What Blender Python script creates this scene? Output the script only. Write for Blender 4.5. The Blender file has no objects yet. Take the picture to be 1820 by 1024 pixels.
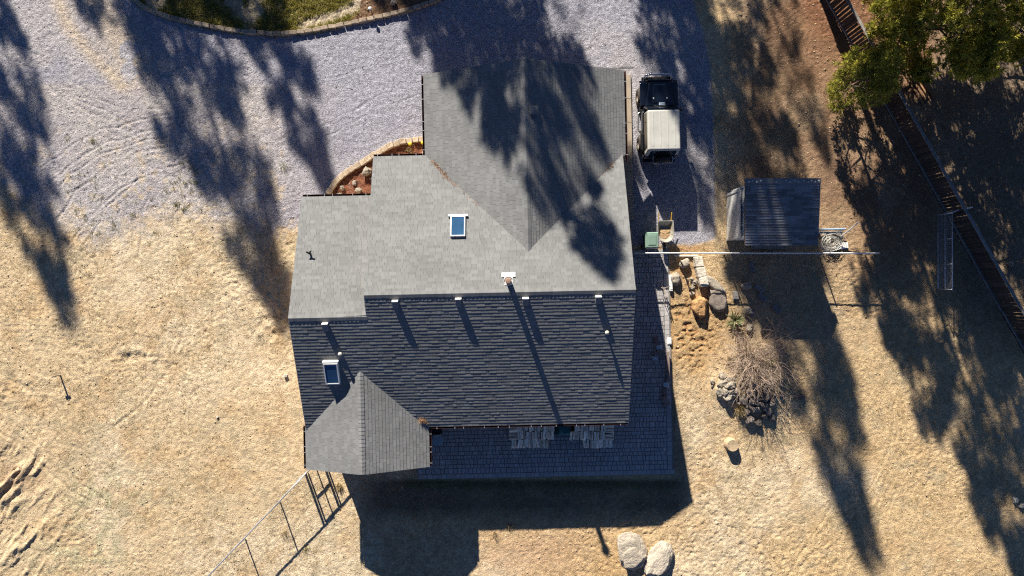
import bpy, bmesh, math, random
import numpy as np
from mathutils import Vector, Matrix

# ------------------------------------------------------------------ camera, sky, sun, exposure
SC = bpy.context.scene
COL = SC.collection
H = 32.0                      # drone height
F = 1220.0                    # focal length in px of the 1820 px wide photo
cam_d = bpy.data.cameras.new('camera')
cam = bpy.data.objects.new('camera', cam_d)
COL.objects.link(cam)
cam.location = (0, 0, H)
cam.rotation_euler = (0, 0, 0)
cam_d.sensor_width = 36.0
cam_d.lens = 36.0 * F / 1820.0
cam_d.clip_start = 0.5
cam_d.clip_end = 3000
SC.camera = cam

SUN_EL = math.radians(25.7)
SX, SY = 0.339, -0.941        # horizontal travel of the sunlight
COT = 1.0 / math.tan(SUN_EL)
to_sun = Vector((-SX * math.cos(SUN_EL), -SY * math.cos(SUN_EL), math.sin(SUN_EL)))

world = bpy.data.worlds.new('World')
SC.world = world
world.use_nodes = True
wn = world.node_tree
for n in list(wn.nodes):
    wn.nodes.remove(n)
sky = wn.nodes.new('ShaderNodeTexSky')
sky.sky_type = 'NISHITA'
sky.sun_disc = False
sky.sun_elevation = SUN_EL
sky.sun_rotation = math.atan2(-SX, -SY)
sky.air_density = 0.45
sky.dust_density = 0.0
sky.ozone_density = 5.0
sky.altitude = 3000
bg = wn.nodes.new('ShaderNodeBackground')
bg.inputs['Strength'].default_value = 0.068
wo = wn.nodes.new('ShaderNodeOutputWorld')
wn.links.new(sky.outputs[0], bg.inputs['Color'])
wn.links.new(bg.outputs[0], wo.inputs['Surface'])

sun_d = bpy.data.lights.new('sun', 'SUN')
sun_d.energy = 5.0
sun_d.angle = math.radians(0.53)
sun_d.color = (1.0, 0.93, 0.82)
sun = bpy.data.objects.new('sun', sun_d)
COL.objects.link(sun)
sun.rotation_euler = to_sun.to_track_quat('Z', 'Y').to_euler()
sun.location = to_sun * 80

SC.view_settings.view_transform = 'Standard'
SC.view_settings.look = 'None'
SC.view_settings.gamma = 1.0
SC.view_settings.use_curve_mapping = False
SC.view_settings.exposure = 1.05
SC.cycles.use_denoising = False       # keep the fine grain of soil and needles
SC.cycles.filter_width = 1.2
SC.cycles.sample_clamp_indirect = 1.2
SC.cycles.adaptive_threshold = 0.004
SC.cycles.max_bounces = 5
SC.cycles.diffuse_bounces = 3
SC.cycles.transparent_max_bounces = 4

# ------------------------------------------------------------------ helpers
random.seed(7)
RNG = np.random.default_rng(11)


def P(u, v, z=0.0):
    """point of the place, from where it lies in the photo and its height"""
    s = (H - z) / F
    return Vector(((u - 910) * s, -(v - 512) * s, z))


def tag(o, label=None, cat=None, group=None, kind=None):
    if label:
        o['label'] = label
    if cat:
        o['category'] = cat
    if group:
        o['group'] = group
    if kind:
        o['kind'] = kind
    return o


def link(name, me, parent=None, loc=None, rz=None):
    o = bpy.data.objects.new(name, me)
    COL.objects.link(o)
    if parent is not None:
        o.parent = parent
    if loc is not None:
        o.location = loc
    if rz is not None:
        o.rotation_euler = (0, 0, rz)
    return o


def empty(name, loc=(0, 0, 0), rz=0.0, parent=None):
    o = link(name, None, parent, loc, rz)
    o.empty_display_size = 0.3
    return o


def frame_of(axis):
    a = Vector(axis).normalized()
    t = Vector((0, 0, 1)) if abs(a.z) < 0.9 else Vector((1, 0, 0))
    x = a.cross(t).normalized()
    return x, a.cross(x).normalized(), a


class MB:
    """collects faces; build() links them as one mesh object"""
    def __init__(self):
        self.v, self.f, self.c = [], [], []

    def add(self, vs, fs, c=0.5):
        b = len(self.v)
        self.v.extend([tuple(x) for x in vs])
        for f in fs:
            self.f.append(tuple(b + i for i in f))
            self.c.append(c)

    def hexa(self, p, c=0.5):
        # p: 4 bottom (ccw from above) + 4 top
        self.add(p, [(3, 2, 1, 0), (4, 5, 6, 7), (0, 1, 5, 4), (1, 2, 6, 5), (2, 3, 7, 6), (3, 0, 4, 7)], c)

    def box(self, ctr, size, rz=0.0, c=0.5):
        x, y, z = size[0] / 2, size[1] / 2, size[2] / 2
        cs, sn = math.cos(rz), math.sin(rz)
        pts = []
        for dz in (-z, z):
            for dx, dy in ((-x, -y), (x, -y), (x, y), (-x, y)):
                pts.append((ctr[0] + dx * cs - dy * sn, ctr[1] + dx * sn + dy * cs, ctr[2] + dz))
        self.hexa(pts, c)

    def cyl(self, p0, p1, r0, r1=None, n=10, cap=True, c=0.5):
        r1 = r0 if r1 is None else r1
        p0, p1 = Vector(p0), Vector(p1)
        x, y, _ = frame_of(p1 - p0)
        vs = []
        for p, r in ((p0, r0), (p1, r1)):
            for i in range(n):
                a = 2 * math.pi * i / n
                vs.append(p + x * (r * math.cos(a)) + y * (r * math.sin(a)))
        fs = [(i, (i + 1) % n, n + (i + 1) % n, n + i) for i in range(n)]
        if cap:
            fs += [tuple(range(n - 1, -1, -1)), tuple(range(n, 2 * n))]
        self.add(vs, fs, c)

    def tube(self, pts, rads, n=6, c=0.5):
        pts = [Vector(p) for p in pts]
        if not isinstance(rads, (list, tuple)):
            rads = [rads] * len(pts)
        vs, fs = [], []
        for k, p in enumerate(pts):
            d = pts[min(k + 1, len(pts) - 1)] - pts[max(k - 1, 0)]
            x, y, _ = frame_of(d)
            for i in range(n):
                a = 2 * math.pi * i / n
                vs.append(p + x * (rads[k] * math.cos(a)) + y * (rads[k] * math.sin(a)))
        for k in range(len(pts) - 1):
            for i in range(n):
                j = (i + 1) % n
                fs.append((k * n + i, k * n + j, (k + 1) * n + j, (k + 1) * n + i))
        fs.append(tuple(range(n - 1, -1, -1)))
        b = (len(pts) - 1) * n
        fs.append(tuple(b + i for i in range(n)))
        self.add(vs, fs, c)

    def lathe(self, ctr, prof, n=16, c=0.5):
        vs, fs = [], []
        for r, z in prof:
            for i in range(n):
                a = 2 * math.pi * i / n
                vs.append((ctr[0] + r * math.cos(a), ctr[1] + r * math.sin(a), ctr[2] + z))
        for k in range(len(prof) - 1):
            for i in range(n):
                j = (i + 1) % n
                fs.append((k * n + i, k * n + j, (k + 1) * n + j, (k + 1) * n + i))
        self.add(vs, fs, c)

    def mesh(self, name, mat, smooth=False, bevel=0.0, segs=2):
        me = bpy.data.meshes.new(name)
        me.from_pydata(self.v, [], self.f)
        at = me.attributes.new('shade', 'FLOAT', 'FACE')
        at.data.foreach_set('value', np.array(self.c, dtype=np.float32))
        if bevel > 0:
            bm = bmesh.new()
            bm.from_mesh(me)
            bmesh.ops.recalc_face_normals(bm, faces=bm.faces)
            es = [e for e in bm.edges if len(e.link_faces) == 2 and e.calc_face_angle(0) > 0.5]
            bmesh.ops.bevel(bm, geom=es, offset=bevel, segments=segs, profile=0.5, affect='EDGES', clamp_overlap=True)
            bm.to_mesh(me)
            bm.free()
        if smooth:
            me.polygons.foreach_set('use_smooth', [True] * len(me.polygons))
        me.materials.append(mat)
        me.update()
        return me

    def build(self, name, mat, parent=None, smooth=False, bevel=0.0, segs=2, loc=None, rz=None):
        return link(name, self.mesh(name, mat, smooth, bevel, segs), parent, loc, rz)


def copy_tree(o, parent=None, loc=None, rz=None, scale=None):
    c = o.copy()
    COL.objects.link(c)
    c.parent = parent
    if loc is not None:
        c.location = loc
    if rz is not None:
        c.rotation_euler = (0, 0, rz)
    if scale is not None:
        c.scale = (scale, scale, scale)
    for ch in list(o.children):
        copy_tree(ch, c)
    return c


# ---- numpy value noise
def vnoise(x, y, seed=0):
    xi = np.floor(x).astype(np.int64)
    yi = np.floor(y).astype(np.int64)
    fx, fy = x - xi, y - yi
    fx = fx * fx * (3 - 2 * fx)
    fy = fy * fy * (3 - 2 * fy)

    def h(a, b):
        n = (a * 374761393 + b * 668265263 + seed * 974634777) & 0xFFFFFFFF
        n = ((n ^ (n >> 13)) * 1274126177) & 0xFFFFFFFF
        n = n ^ (n >> 16)
        return (n & 0xFFFF) / 65535.0
    a, b, c, d = h(xi, yi), h(xi + 1, yi), h(xi, yi + 1), h(xi + 1, yi + 1)
    return (a * (1 - fx) + b * fx) * (1 - fy) + (c * (1 - fx) + d * fx) * fy


def fbm(x, y, seed=0, octv=4):
    t, a, s = 0, 0.5, 0
    for k in range(octv):
        t = t + a * vnoise(x * 2 ** k + 17.3 * k, y * 2 ** k - 9.1 * k, seed + k)
        s += a
        a *= 0.5
    return t / s


def in_poly(x, y, poly):
    r = np.zeros(x.shape, bool)
    n = len(poly)
    for i in range(n):
        x0, y0 = poly[i]
        x1, y1 = poly[(i + 1) % n]
        if y0 == y1:
            continue
        c = ((y0 > y) != (y1 > y)) & (x < (x1 - x0) * (y - y0) / (y1 - y0) + x0)
        r ^= c
    return r


def px_poly(pts):
    return [tuple(P(u, v).xy) for u, v in pts]


def dist_line(x, y, pts):
    d = np.full(x.shape, 1e9)
    for (x0, y0), (x1, y1) in zip(pts[:-1], pts[1:]):
        dx, dy = x1 - x0, y1 - y0
        L = dx * dx + dy * dy + 1e-9
        t = np.clip(((x - x0) * dx + (y - y0) * dy) / L, 0, 1)
        d = np.minimum(d, np.hypot(x - x0 - t * dx, y - y0 - t * dy))
    return d


# ------------------------------------------------------------------ materials
def new_mat(name):
    m = bpy.data.materials.new(name)
    m.use_nodes = True
    nt = m.node_tree
    b = nt.nodes['Principled BSDF']
    return m, nt, b


def simple(name, col, rough=0.7, var=0.15, scale=6.0, metal=0.0, bump=0.0, bscale=60.0, shade=0.0, rnd=0.0, spec=0.3, stretch=None, fine=0.0):
    m, nt, b = new_mat(name)
    N, L = nt.nodes, nt.links
    b.inputs['Roughness'].default_value = rough
    b.inputs['Metallic'].default_value = metal
    b.inputs['Specular IOR Level'].default_value = spec
    tc = N.new('ShaderNodeTexCoord')
    vec = tc.outputs['Object']
    if stretch:
        mp = N.new('ShaderNodeMapping')
        mp.inputs['Scale'].default_value = stretch
        L.new(vec, mp.inputs['Vector'])
        vec = mp.outputs[0]
    nz = N.new('ShaderNodeTexNoise')
    nz.inputs['Scale'].default_value = scale
    nz.inputs['Detail'].default_value = 6
    L.new(vec, nz.inputs['Vector'])
    mr = N.new('ShaderNodeMapRange')
    mr.inputs[1].default_value = 0.3
    mr.inputs[2].default_value = 0.7
    mr.inputs[3].default_value = 1 - var
    mr.inputs[4].default_value = 1 + var
    L.new(nz.outputs['Fac'], mr.inputs[0])
    val = mr.outputs[0]

    def mul(a, bsock):
        q = N.new('ShaderNodeMath')
        q.operation = 'MULTIPLY'
        L.new(a, q.inputs[0])
        L.new(bsock, q.inputs[1])
        return q.outputs[0]

    def rng(src, amt):
        q = N.new('ShaderNodeMapRange')
        q.inputs[3].default_value = 1 - amt
        q.inputs[4].default_value = 1 + amt
        L.new(src, q.inputs[0])
        return q.outputs[0]
    if shade > 0:
        at = N.new('ShaderNodeAttribute')
        at.attribute_name = 'shade'
        val = mul(val, rng(at.outputs['Fac'], shade))
    if rnd > 0:
        oi = N.new('ShaderNodeObjectInfo')
        val = mul(val, rng(oi.outputs['Random'], rnd))
    if fine > 0:
        n2 = N.new('ShaderNodeTexNoise')
        n2.inputs['Scale'].default_value = 38
        n2.inputs['Detail'].default_value = 3
        L.new(tc.outputs['Object'], n2.inputs['Vector'])
        q = N.new('ShaderNodeMapRange')
        q.inputs[1].default_value = 0.25
        q.inputs[2].default_value = 0.75
        q.inputs[3].default_value = 1 - fine
        q.inputs[4].default_value = 1 + fine
        L.new(n2.outputs['Fac'], q.inputs[0])
        val = mul(val, q.outputs[0])
    vm = N.new('ShaderNodeVectorMath')
    vm.operation = 'SCALE'
    vm.inputs[0].default_value = col
    L.new(val, vm.inputs['Scale'])
    L.new(vm.outputs[0], b.inputs['Base Color'])
    if bump > 0:
        nb = N.new('ShaderNodeTexNoise')
        nb.inputs['Scale'].default_value = bscale
        nb.inputs['Detail'].default_value = 4
        L.new(vec, nb.inputs['Vector'])
        bp = N.new('ShaderNodeBump')
        bp.inputs['Strength'].default_value = 1.0
        bp.inputs['Distance'].default_value = bump
        L.new(nb.outputs['Fac'], bp.inputs['Height'])
        L.new(bp.outputs[0], b.inputs['Normal'])
    return m


def ground_material(name, speck, sscale, bump, rough=0.95):
    """vertex colour of the soil itself x fine specks + relief"""
    m, nt, b = new_mat(name)
    N, L = nt.nodes, nt.links
    b.inputs['Roughness'].default_value = rough
    b.inputs['Specular IOR Level'].default_value = 0.1
    at = N.new('ShaderNodeAttribute')
    at.attribute_name = 'soil'
    ge = N.new('ShaderNodeNewGeometry')
    n1 = N.new('ShaderNodeTexNoise')
    n1.inputs['Scale'].default_value = sscale
    n1.inputs['Detail'].default_value = 5
    n1.inputs['Roughness'].default_value = 0.7
    L.new(ge.outputs['Position'], n1.inputs['Vector'])
    mr = N.new('ShaderNodeMapRange')
    mr.inputs[1].default_value = 0.3
    mr.inputs[2].default_value = 0.7
    mr.inputs[3].default_value = 1 - speck
    mr.inputs[4].default_value = 1 + speck
    L.new(n1.outputs['Fac'], mr.inputs[0])
    vo = N.new('ShaderNodeTexVoronoi')
    vo.inputs['Scale'].default_value = sscale * 1.3
    L.new(ge.outputs['Position'], vo.inputs['Vector'])
    sp = N.new('ShaderNodeSeparateColor')
    L.new(vo.outputs['Color'], sp.inputs[0])
    m2 = N.new('ShaderNodeMapRange')
    m2.inputs[3].default_value = 1 - speck * 0.8
    m2.inputs[4].default_value = 1 + speck * 0.8
    L.new(sp.outputs[0], m2.inputs[0])
    mu = N.new('ShaderNodeMath')
    mu.operation = 'MULTIPLY'
    L.new(mr.outputs[0], mu.inputs[0])
    L.new(m2.outputs[0], mu.inputs[1])
    vm = N.new('ShaderNodeVectorMath')
    vm.operation = 'SCALE'
    L.new(at.outputs['Vector'], vm.inputs[0])
    L.new(mu.outputs[0], vm.inputs['Scale'])
    L.new(vm.outputs[0], b.inputs['Base Color'])
    nb = N.new('ShaderNodeTexNoise')
    nb.inputs['Scale'].default_value = sscale * 0.9
    nb.inputs['Detail'].default_value = 4
    L.new(ge.outputs['Position'], nb.inputs['Vector'])
    bp = N.new('ShaderNodeBump')
    bp.inputs['Distance'].default_value = bump
    bp.inputs['Strength'].default_value = 1.0
    L.new(nb.outputs['Fac'], bp.inputs['Height'])
    L.new(bp.outputs[0], b.inputs['Normal'])
    return m


def leaf_material(name, c0, c1, trans=0.25, rough=0.6):
    m, nt, b = new_mat(name)
    N, L = nt.nodes, nt.links
    at = N.new('ShaderNodeAttribute')
    at.attribute_name = 'shade'
    oi = N.new('ShaderNodeObjectInfo')
    mx = N.new('ShaderNodeMix')
    mx.data_type = 'RGBA'
    mx.inputs[6].default_value = (*c0, 1)
    mx.inputs[7].default_value = (*c1, 1)
    L.new(at.outputs['Fac'], mx.inputs[0])
    b.inputs['Roughness'].default_value = rough
    b.inputs['Specular IOR Level'].default_value = 0.25
    L.new(mx.outputs[2], b.inputs['Base Color'])
    tr = N.new('ShaderNodeBsdfTranslucent')
    L.new(mx.outputs[2], tr.inputs['Color'])
    ms = N.new('ShaderNodeMixShader')
    ms.inputs[0].default_value = trans
    L.new(b.outputs[0], ms.inputs[1])
    L.new(tr.outputs[0], ms.inputs[2])
    L.new(ms.outputs[0], N['Material Output'].inputs['Surface'])
    return m


M = {}
M['sand'] = ground_material('dry_sand', 0.28, 21, 0.03)
M['gravel'] = ground_material('gravel', 0.45, 21, 0.032)
M['mulch'] = ground_material('mulch', 0.35, 24, 0.05)
M['turf'] = ground_material('turf_soil', 0.3, 14, 0.04)
M['shingle'] = simple('asphalt_shingle', (0.203, 0.206, 0.204), 0.9, 0.09, 0.7, shade=0.11, bump=0.003, bscale=120, fine=0.09, spec=0.2)
M['deck'] = simple('roof_edge_wood', (0.10, 0.055, 0.04), 0.7, 0.2, 8)
M['gutter'] = simple('brown_gutter', (0.055, 0.022, 0.018), 0.45, 0.15, 4)
M['white'] = simple('white_metal', (0.80, 0.79, 0.76), 0.45, 0.06, 5)
M['siding'] = simple('tan_siding', (0.42, 0.33, 0.24), 0.8, 0.1, 3, stretch=(1, 1, 12), bump=0.01, bscale=4)
M['galv'] = simple('galvanised_steel', (0.55, 0.56, 0.57), 0.4, 0.15, 8, metal=0.6)
M['vent_grey'] = simple('grey_vent_metal', (0.20, 0.20, 0.20), 0.6, 0.1, 8)
M['vent_cap'] = simple('cream_vent_cap', (0.66, 0.60, 0.48), 0.6, 0.1, 8)
M['black'] = simple('black_plastic', (0.018, 0.018, 0.02), 0.5, 0.2, 8)
M['concrete'] = simple('concrete', (0.40, 0.33, 0.25), 0.9, 0.14, 2.5, bump=0.008, bscale=40, fine=0.1)
M['paver'] = simple('grey_brown_paver', (0.43, 0.41, 0.40), 0.9, 0.10, 1.2, shade=0.13, bump=0.004, bscale=70, fine=0.1)
M['joint'] = simple('joint_sand', (0.27, 0.25, 0.23), 0.95, 0.15, 8)
M['edging'] = simple('tan_edging_block', (0.56, 0.44, 0.31), 0.9, 0.15, 9, rnd=0.14, bump=0.02, bscale=30)
M['rock_pale'] = simple('pale_granite', (0.42, 0.365, 0.29), 0.95, 0.22, 3.2, rnd=0.14, bump=0.05, bscale=9, fine=0.2)
M['rock_orange'] = simple('orange_sandstone', (0.50, 0.29, 0.13), 0.95, 0.22, 4, bump=0.04, bscale=14, fine=0.2)
M['rock_grey'] = simple('grey_rock', (0.24, 0.20, 0.17), 0.95, 0.25, 5, rnd=0.3, bump=0.04, bscale=16, fine=0.2)
M['bark'] = simple('pine_bark', (0.13, 0.075, 0.05), 0.95, 0.35, 5, bump=0.05, bscale=14)
M['limb'] = simple('pine_limb', (0.17, 0.125, 0.10), 0.95, 0.3, 9, bump=0.02, bscale=30)
M['needle'] = leaf_material('pine_needles', (0.10, 0.12, 0.022), (0.56, 0.51, 0.075), 0.32)
M['needle_far'] = leaf_material('pine_needles_far', (0.05, 0.07, 0.018), (0.14, 0.15, 0.03), 0.2)
M['grass'] = leaf_material('lawn_grass', (0.19, 0.20, 0.04), (0.56, 0.48, 0.12), 0.3)
M['white_stone'] = simple('white_limestone', (0.66, 0.59, 0.48), 0.95, 0.2, 6, bump=0.03, bscale=16, fine=0.15)
M['straw'] = leaf_material('dry_straw', (0.30, 0.22, 0.11), (0.52, 0.42, 0.22), 0.2)
M['weed'] = leaf_material('green_weed', (0.12, 0.13, 0.03), (0.35, 0.32, 0.09), 0.3)
M['yucca'] = leaf_material('yucca_leaf', (0.07, 0.085, 0.035), (0.36, 0.35, 0.18), 0.15, 0.45)
M['twig'] = simple('grey_twig', (0.37, 0.28, 0.215), 0.9, 0.25, 9, shade=0.4)
M['litter'] = leaf_material('fallen_needles', (0.34, 0.20, 0.11), (0.55, 0.33, 0.18), 0.1)
M['oldwood'] = simple('weathered_board', (0.062, 0.046, 0.038), 0.9, 0.3, 3, stretch=(6, 6, 1), rnd=0.35, bump=0.01, bscale=12)
M['greyrail'] = simple('grey_weathered_rail', (0.24, 0.225, 0.21), 0.9, 0.25, 6, rnd=0.15, bump=0.01, bscale=20)
M['log'] = simple('split_firewood', (0.95, 0.86, 0.70), 0.95, 0.22, 5, stretch=(5, 1, 5), rnd=0.32, bump=0.02, bscale=10)
M['sunstreak'] = simple('sun_streak_brown', (0.30, 0.17, 0.09), 0.9, 0.25, 4, rnd=0.2)  # colour of the sun streaks laid on the added boards
M['logshade'] = simple('shaded_firewood', (0.30, 0.25, 0.20), 0.95, 0.3, 5, shade=0.4)  # same firewood, the shade between the logs put into a darker colour
M['clod'] = simple('soil_clod', (0.46, 0.35, 0.225), 0.95, 0.2, 8, shade=0.4)
M['pebble'] = simple('grey_pebble', (0.36, 0.35, 0.38), 0.95, 0.2, 8, shade=0.5)
M['edging_old'] = simple('weathered_edging_block', (0.38, 0.30, 0.22), 0.9, 0.2, 9, rnd=0.25, bump=0.02, bscale=30)
M['tarp'] = simple('teal_tarp', (0.02, 0.13, 0.15), 0.5, 0.25, 4, bump=0.03, bscale=6)
M['navy'] = simple('navy_paint', (0.006, 0.010, 0.02), 0.16, 0.1, 3, spec=0.7)
M['khaki'] = simple('khaki_hardtop', (0.50, 0.495, 0.455), 0.35, 0.10, 2.2, fine=0.05)
M['glass'] = simple('dark_glass', (0.012, 0.016, 0.02), 0.06, 0.1, 3, spec=0.8)
M['skyglass'] = simple('skylight_glass', (0.03, 0.085, 0.17), 0.05, 0.2, 2.0, spec=0.9)
M['chrome'] = simple('steel_tube', (0.62, 0.63, 0.64), 0.25, 0.1, 6, metal=0.8)
M['rubber'] = simple('dusty_rubber', (0.075, 0.065, 0.055), 0.85, 0.35, 9, bump=0.02, bscale=40)
M['rim'] = simple('dusty_rim', (0.36, 0.31, 0.25), 0.5, 0.2, 8, metal=0.4)
M['sticker'] = simple('pale_plate', (0.45, 0.58, 0.72), 0.5, 0.1, 6)
M['shedwall'] = simple('pale_shed_boards', (0.70, 0.69, 0.66), 0.7, 0.12, 3, rnd=0.06)
M['shedroof'] = simple('grey_shed_roofing', (0.20, 0.20, 0.205), 0.55, 0.22, 2.2, shade=0.3, fine=0.12)
M['shedtrim'] = simple('white_shed_trim', (0.62, 0.62, 0.60), 0.6, 0.08, 5)
M['binlid'] = simple('pale_green_lid', (0.20, 0.30, 0.24), 0.5, 0.1, 4)
M['bin'] = simple('green_bin_body', (0.04, 0.13, 0.12), 0.5, 0.15, 4)
M['barrow'] = simple('wheelbarrow_tray', (0.40, 0.38, 0.32), 0.55, 0.25, 5, metal=0.2)
M['barrow_soil'] = simple('load_of_soil', (0.46, 0.31, 0.17), 0.95, 0.25, 9, bump=0.03, bscale=20)
M['yellow'] = simple('yellow_wood', (0.62, 0.36, 0.05), 0.6, 0.15, 5)
M['brightyellow'] = simple('yellow_plastic', (0.75, 0.55, 0.03), 0.5, 0.1, 5)
M['terracotta'] = simple('terracotta', (0.32, 0.20, 0.15), 0.85, 0.15, 6)
M['tabletop'] = simple('pale_blue_grey_top', (0.33, 0.42, 0.46), 0.4, 0.1, 4)
M['tin'] = simple('pale_tin', (0.52, 0.60, 0.66), 0.4, 0.15, 6, metal=0.2)
M['brick'] = simple('loose_paver_block', (0.25, 0.19, 0.165), 0.9, 0.15, 5, rnd=0.2)
M['stump'] = simple('cut_stump', (0.44, 0.335, 0.21), 0.95, 0.2, 6, bump=0.02, bscale=18)
M['wire'] = simple('pale_wire', (0.50, 0.48, 0.43), 0.5, 0.15, 6, metal=0.3)
M['bluepipe'] = simple('grey_blue_pipe', (0.30, 0.38, 0.46), 0.5, 0.15, 6)
M['postwood'] = simple('fence_post_wood', (0.40, 0.33, 0.27), 0.9, 0.2, 6)

# ------------------------------------------------------------------ the ground: one sheet, split where its cover changes
STEP = 0.052
fx = np.arange(-26.5, 26.5 + STEP, STEP)
fy = np.arange(-15.6, 15.6 + STEP, STEP)


def ext(a, far):
    out = []
    d, s = a[-1], 0.12
    while d < far:
        s *= 1.35
        d += s
        out.append(d)
    lo, d, s = [], a[0], 0.12
    while d > -far:
        s *= 1.35
        d -= s
        lo.append(d)
    return np.concatenate([np.array(lo[::-1]), a, np.array(out)])


gx, gy = ext(fx, 900), ext(fy, 900)
X, Y = np.meshgrid(gx, gy)
U = 910 + X * F / H
V = 512 - Y * F / H
W1 = (fbm(X * 1.1, Y * 1.1, 31, 4) - 0.5)
W2 = (fbm(X * 1.1, Y * 1.1, 57, 4) - 0.5)

EDGE_TOP = [(237, -2), (262, 17), (300, 31), (350, 43), (400, 53), (450, 59), (500, 61), (540, 58), (600, 47), (660, 35), (720, 21), (765, 6), (790, -6)]
GRAVEL = [(-400, -300), (237, -300)] + EDGE_TOP + [(800, -300), (1222, -300), (1232, 0), (1250, 60), (1263, 120), (1271, 300), (1271, 425), (1240, 434), (1165, 436), (1126, 436),
          (1100, 300), (1000, 250), (760, 300), (660, 330), (600, 400), (530, 412), (440, 398), (350, 388), (300, 378), (255, 392), (215, 415), (150, 425), (80, 385), (0, 330), (-400, 230)]
gp = px_poly(GRAVEL)
soft_l = np.clip((640 - U) / 150, 0, 1)      # the gravel thins out into the sand only on the west side
soft_l = np.where(V < 150, soft_l * 0.0, soft_l)
grav = np.zeros(X.shape)
for k in range(7):
    a = 0.25 + soft_l * 2.0
    jx = (fbm(X * (0.8 + 0.7 * k), Y * (0.8 + 0.7 * k), 100 + k, 3) - 0.5) * a
    jy = (fbm(X * (0.8 + 0.7 * k), Y * (0.8 + 0.7 * k), 200 + k, 3) - 0.5) * a * 1.6
    grav += in_poly(X + jx, Y + jy, gp)
grav /= 7.0
grav *= 1 - 0.15 * soft_l
lawn_poly = px_poly([(237, -120)] + EDGE_TOP[:9] + [(612, 40), (640, 20), (655, -120)])
bed_top_poly = px_poly([(655, -120), (640, 20), (612, 43)] + EDGE_TOP[9:] + [(790, -120)])
lawn = in_poly(X, Y, lawn_poly).astype(float)
bed_top = in_poly(X, Y, bed_top_poly).astype(float)
BED = [(578, 372), (585, 345), (592, 330), (607, 315), (625, 303), (645, 291), (668, 277), (690, 263), (715, 254), (740, 250), (790, 248), (790, 360), (660, 372)]
bed = in_poly(X, Y, px_poly(BED)).astype(float)
grav = np.where((lawn + bed + bed_top) > 0, 0, grav)
house_flat = in_poly(X, Y, px_poly([(560, 385), (665, 385), (665, 300), (760, 300), (760, 140), (1128, 120), (1128, 440), (1200, 440), (1198, 858), (700, 858), (640, 820), (560, 800)])).astype(float)


def px_gauss(u, v, su, sv=None):
    sv = sv or su
    return np.exp(-((U - u) / su) ** 2 - ((V - v) / sv) ** 2)


# --- relief
n_big = fbm(X * 0.35, Y * 0.35, 3, 3) - 0.5
n_mid = fbm(X * 1.6, Y * 1.6, 5, 3) - 0.5
clod = fbm(X * 4.6, Y * 4.6, 8, 2)
pits = np.clip(fbm(X * 3.1 + W1, Y * 4.4, 12, 2) - 0.57, 0, 1)
fine = vnoise(X * 9.5, Y * 9.5, 77) - 0.5
rough_zone = np.clip(0.55 + 1.2 * (fbm(X * 0.25, Y * 0.25, 90, 2) - 0.5) * 2, 0.2, 1.2)
pits2 = np.clip(vnoise(X * 7.2 + W2 * 2, Y * 9.0, 13) * 0.65 + vnoise(X * 3.3, Y * 3.3, 14) * 0.35 - 0.56, 0, 1)
pits3 = np.clip(vnoise(X * 10.5 + W1 * 2, Y * 12.5, 15) - 0.62, 0, 1)
rough_zone = np.clip(rough_zone, 0.45, 1.1)
hs = 0.05 * n_big + 0.018 * n_mid + (np.clip(clod - 0.5, 0, 1) * 0.03 - pits * 0.02 - pits2 * 0.075 - pits3 * 0.10) * rough_zone + fine * 0.02
hg = 0.05 * n_big + 0.012 * n_mid + (vnoise(X * 9, Y * 9, 21) - 0.5) * 0.024 + (clod - 0.5) * 0.005 - pits2 * 0.06 * (U < 520)
Z = hs * (1 - grav) + hg * grav

TRACKS = [
    ([(75, 300), (120, 262), (180, 232), (250, 212), (330, 200)], 0.08, 0.04),
    ([(85, 360), (125, 312), (185, 275), (260, 250), (340, 236)], 0.08, 0.04),
    ([(150, 440), (190, 370), (240, 325), (310, 295), (380, 270)], 0.08, 0.04),
    ([(100, 160), (170, 190), (240, 225), (300, 262)], 0.08, 0.035),
    ([(95, 330), (100, 250), (108, 190)], 0.07, 0.03),
    ([(270, 330), (330, 300), (400, 250)], 0.08, 0.035),  # wheel ruts: px polylines, width (m), depth (m)
    ([(90, 330), (130, 290), (190, 255), (260, 232), (330, 218)], 0.10, 0.045),
    ([(100, 390), (140, 335), (200, 292), (270, 268), (345, 255)], 0.10, 0.045),
    ([(120, 440), (165, 380), (215, 335), (280, 305), (350, 285)], 0.09, 0.04),
    ([(240, 600), (245, 480), (252, 380), (275, 320), (330, 270)], 0.09, 0.035),
    ([(300, 560), (302, 430), (312, 370), (345, 310), (400, 260)], 0.09, 0.035),
    ([(40, 80), (110, 130), (180, 175), (260, 215), (330, 240)], 0.12, 0.03),
    ([(30, 110), (100, 165), (170, 205), (250, 245)], 0.12, 0.03),
    ([(580, 240), (640, 210), (700, 185), (755, 165)], 0.08, 0.03),
    ([(570, 225), (640, 190), (700, 160)], 0.08, 0.025),
    ([(560, 145), (620, 130), (690, 110), (760, 90)], 0.08, 0.03),
    ([(0, 765), (45, 800), (95, 845), (150, 890)], 0.14, 0.05),
    ([(20, 745), (80, 800), (140, 850), (190, 895)], 0.12, 0.04),
    ([(200, 760), (260, 715), (300, 660), (320, 610)], 0.12, 0.05),
    ([(1440, 1024), (1520, 920), (1580, 800), (1595, 700), (1592, 560)], 0.10, 0.03),
    ([(1500, 1024), (1560, 900), (1600, 780), (1612, 700)], 0.10, 0.03),
    ([(1400, 1024), (1440, 960), (1490, 880)], 0.10, 0.03),
    ([(1560, 480), (1530, 380), (1500, 280), (1460, 150), (1440, 0)], 0.14, 0.04),
    ([(1440, 420), (1420, 300), (1380, 180), (1350, 0)], 0.12, 0.035),
    ([(1560, 950), (1600, 860), (1640, 800)], 0.09, 0.03),
]
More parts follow.
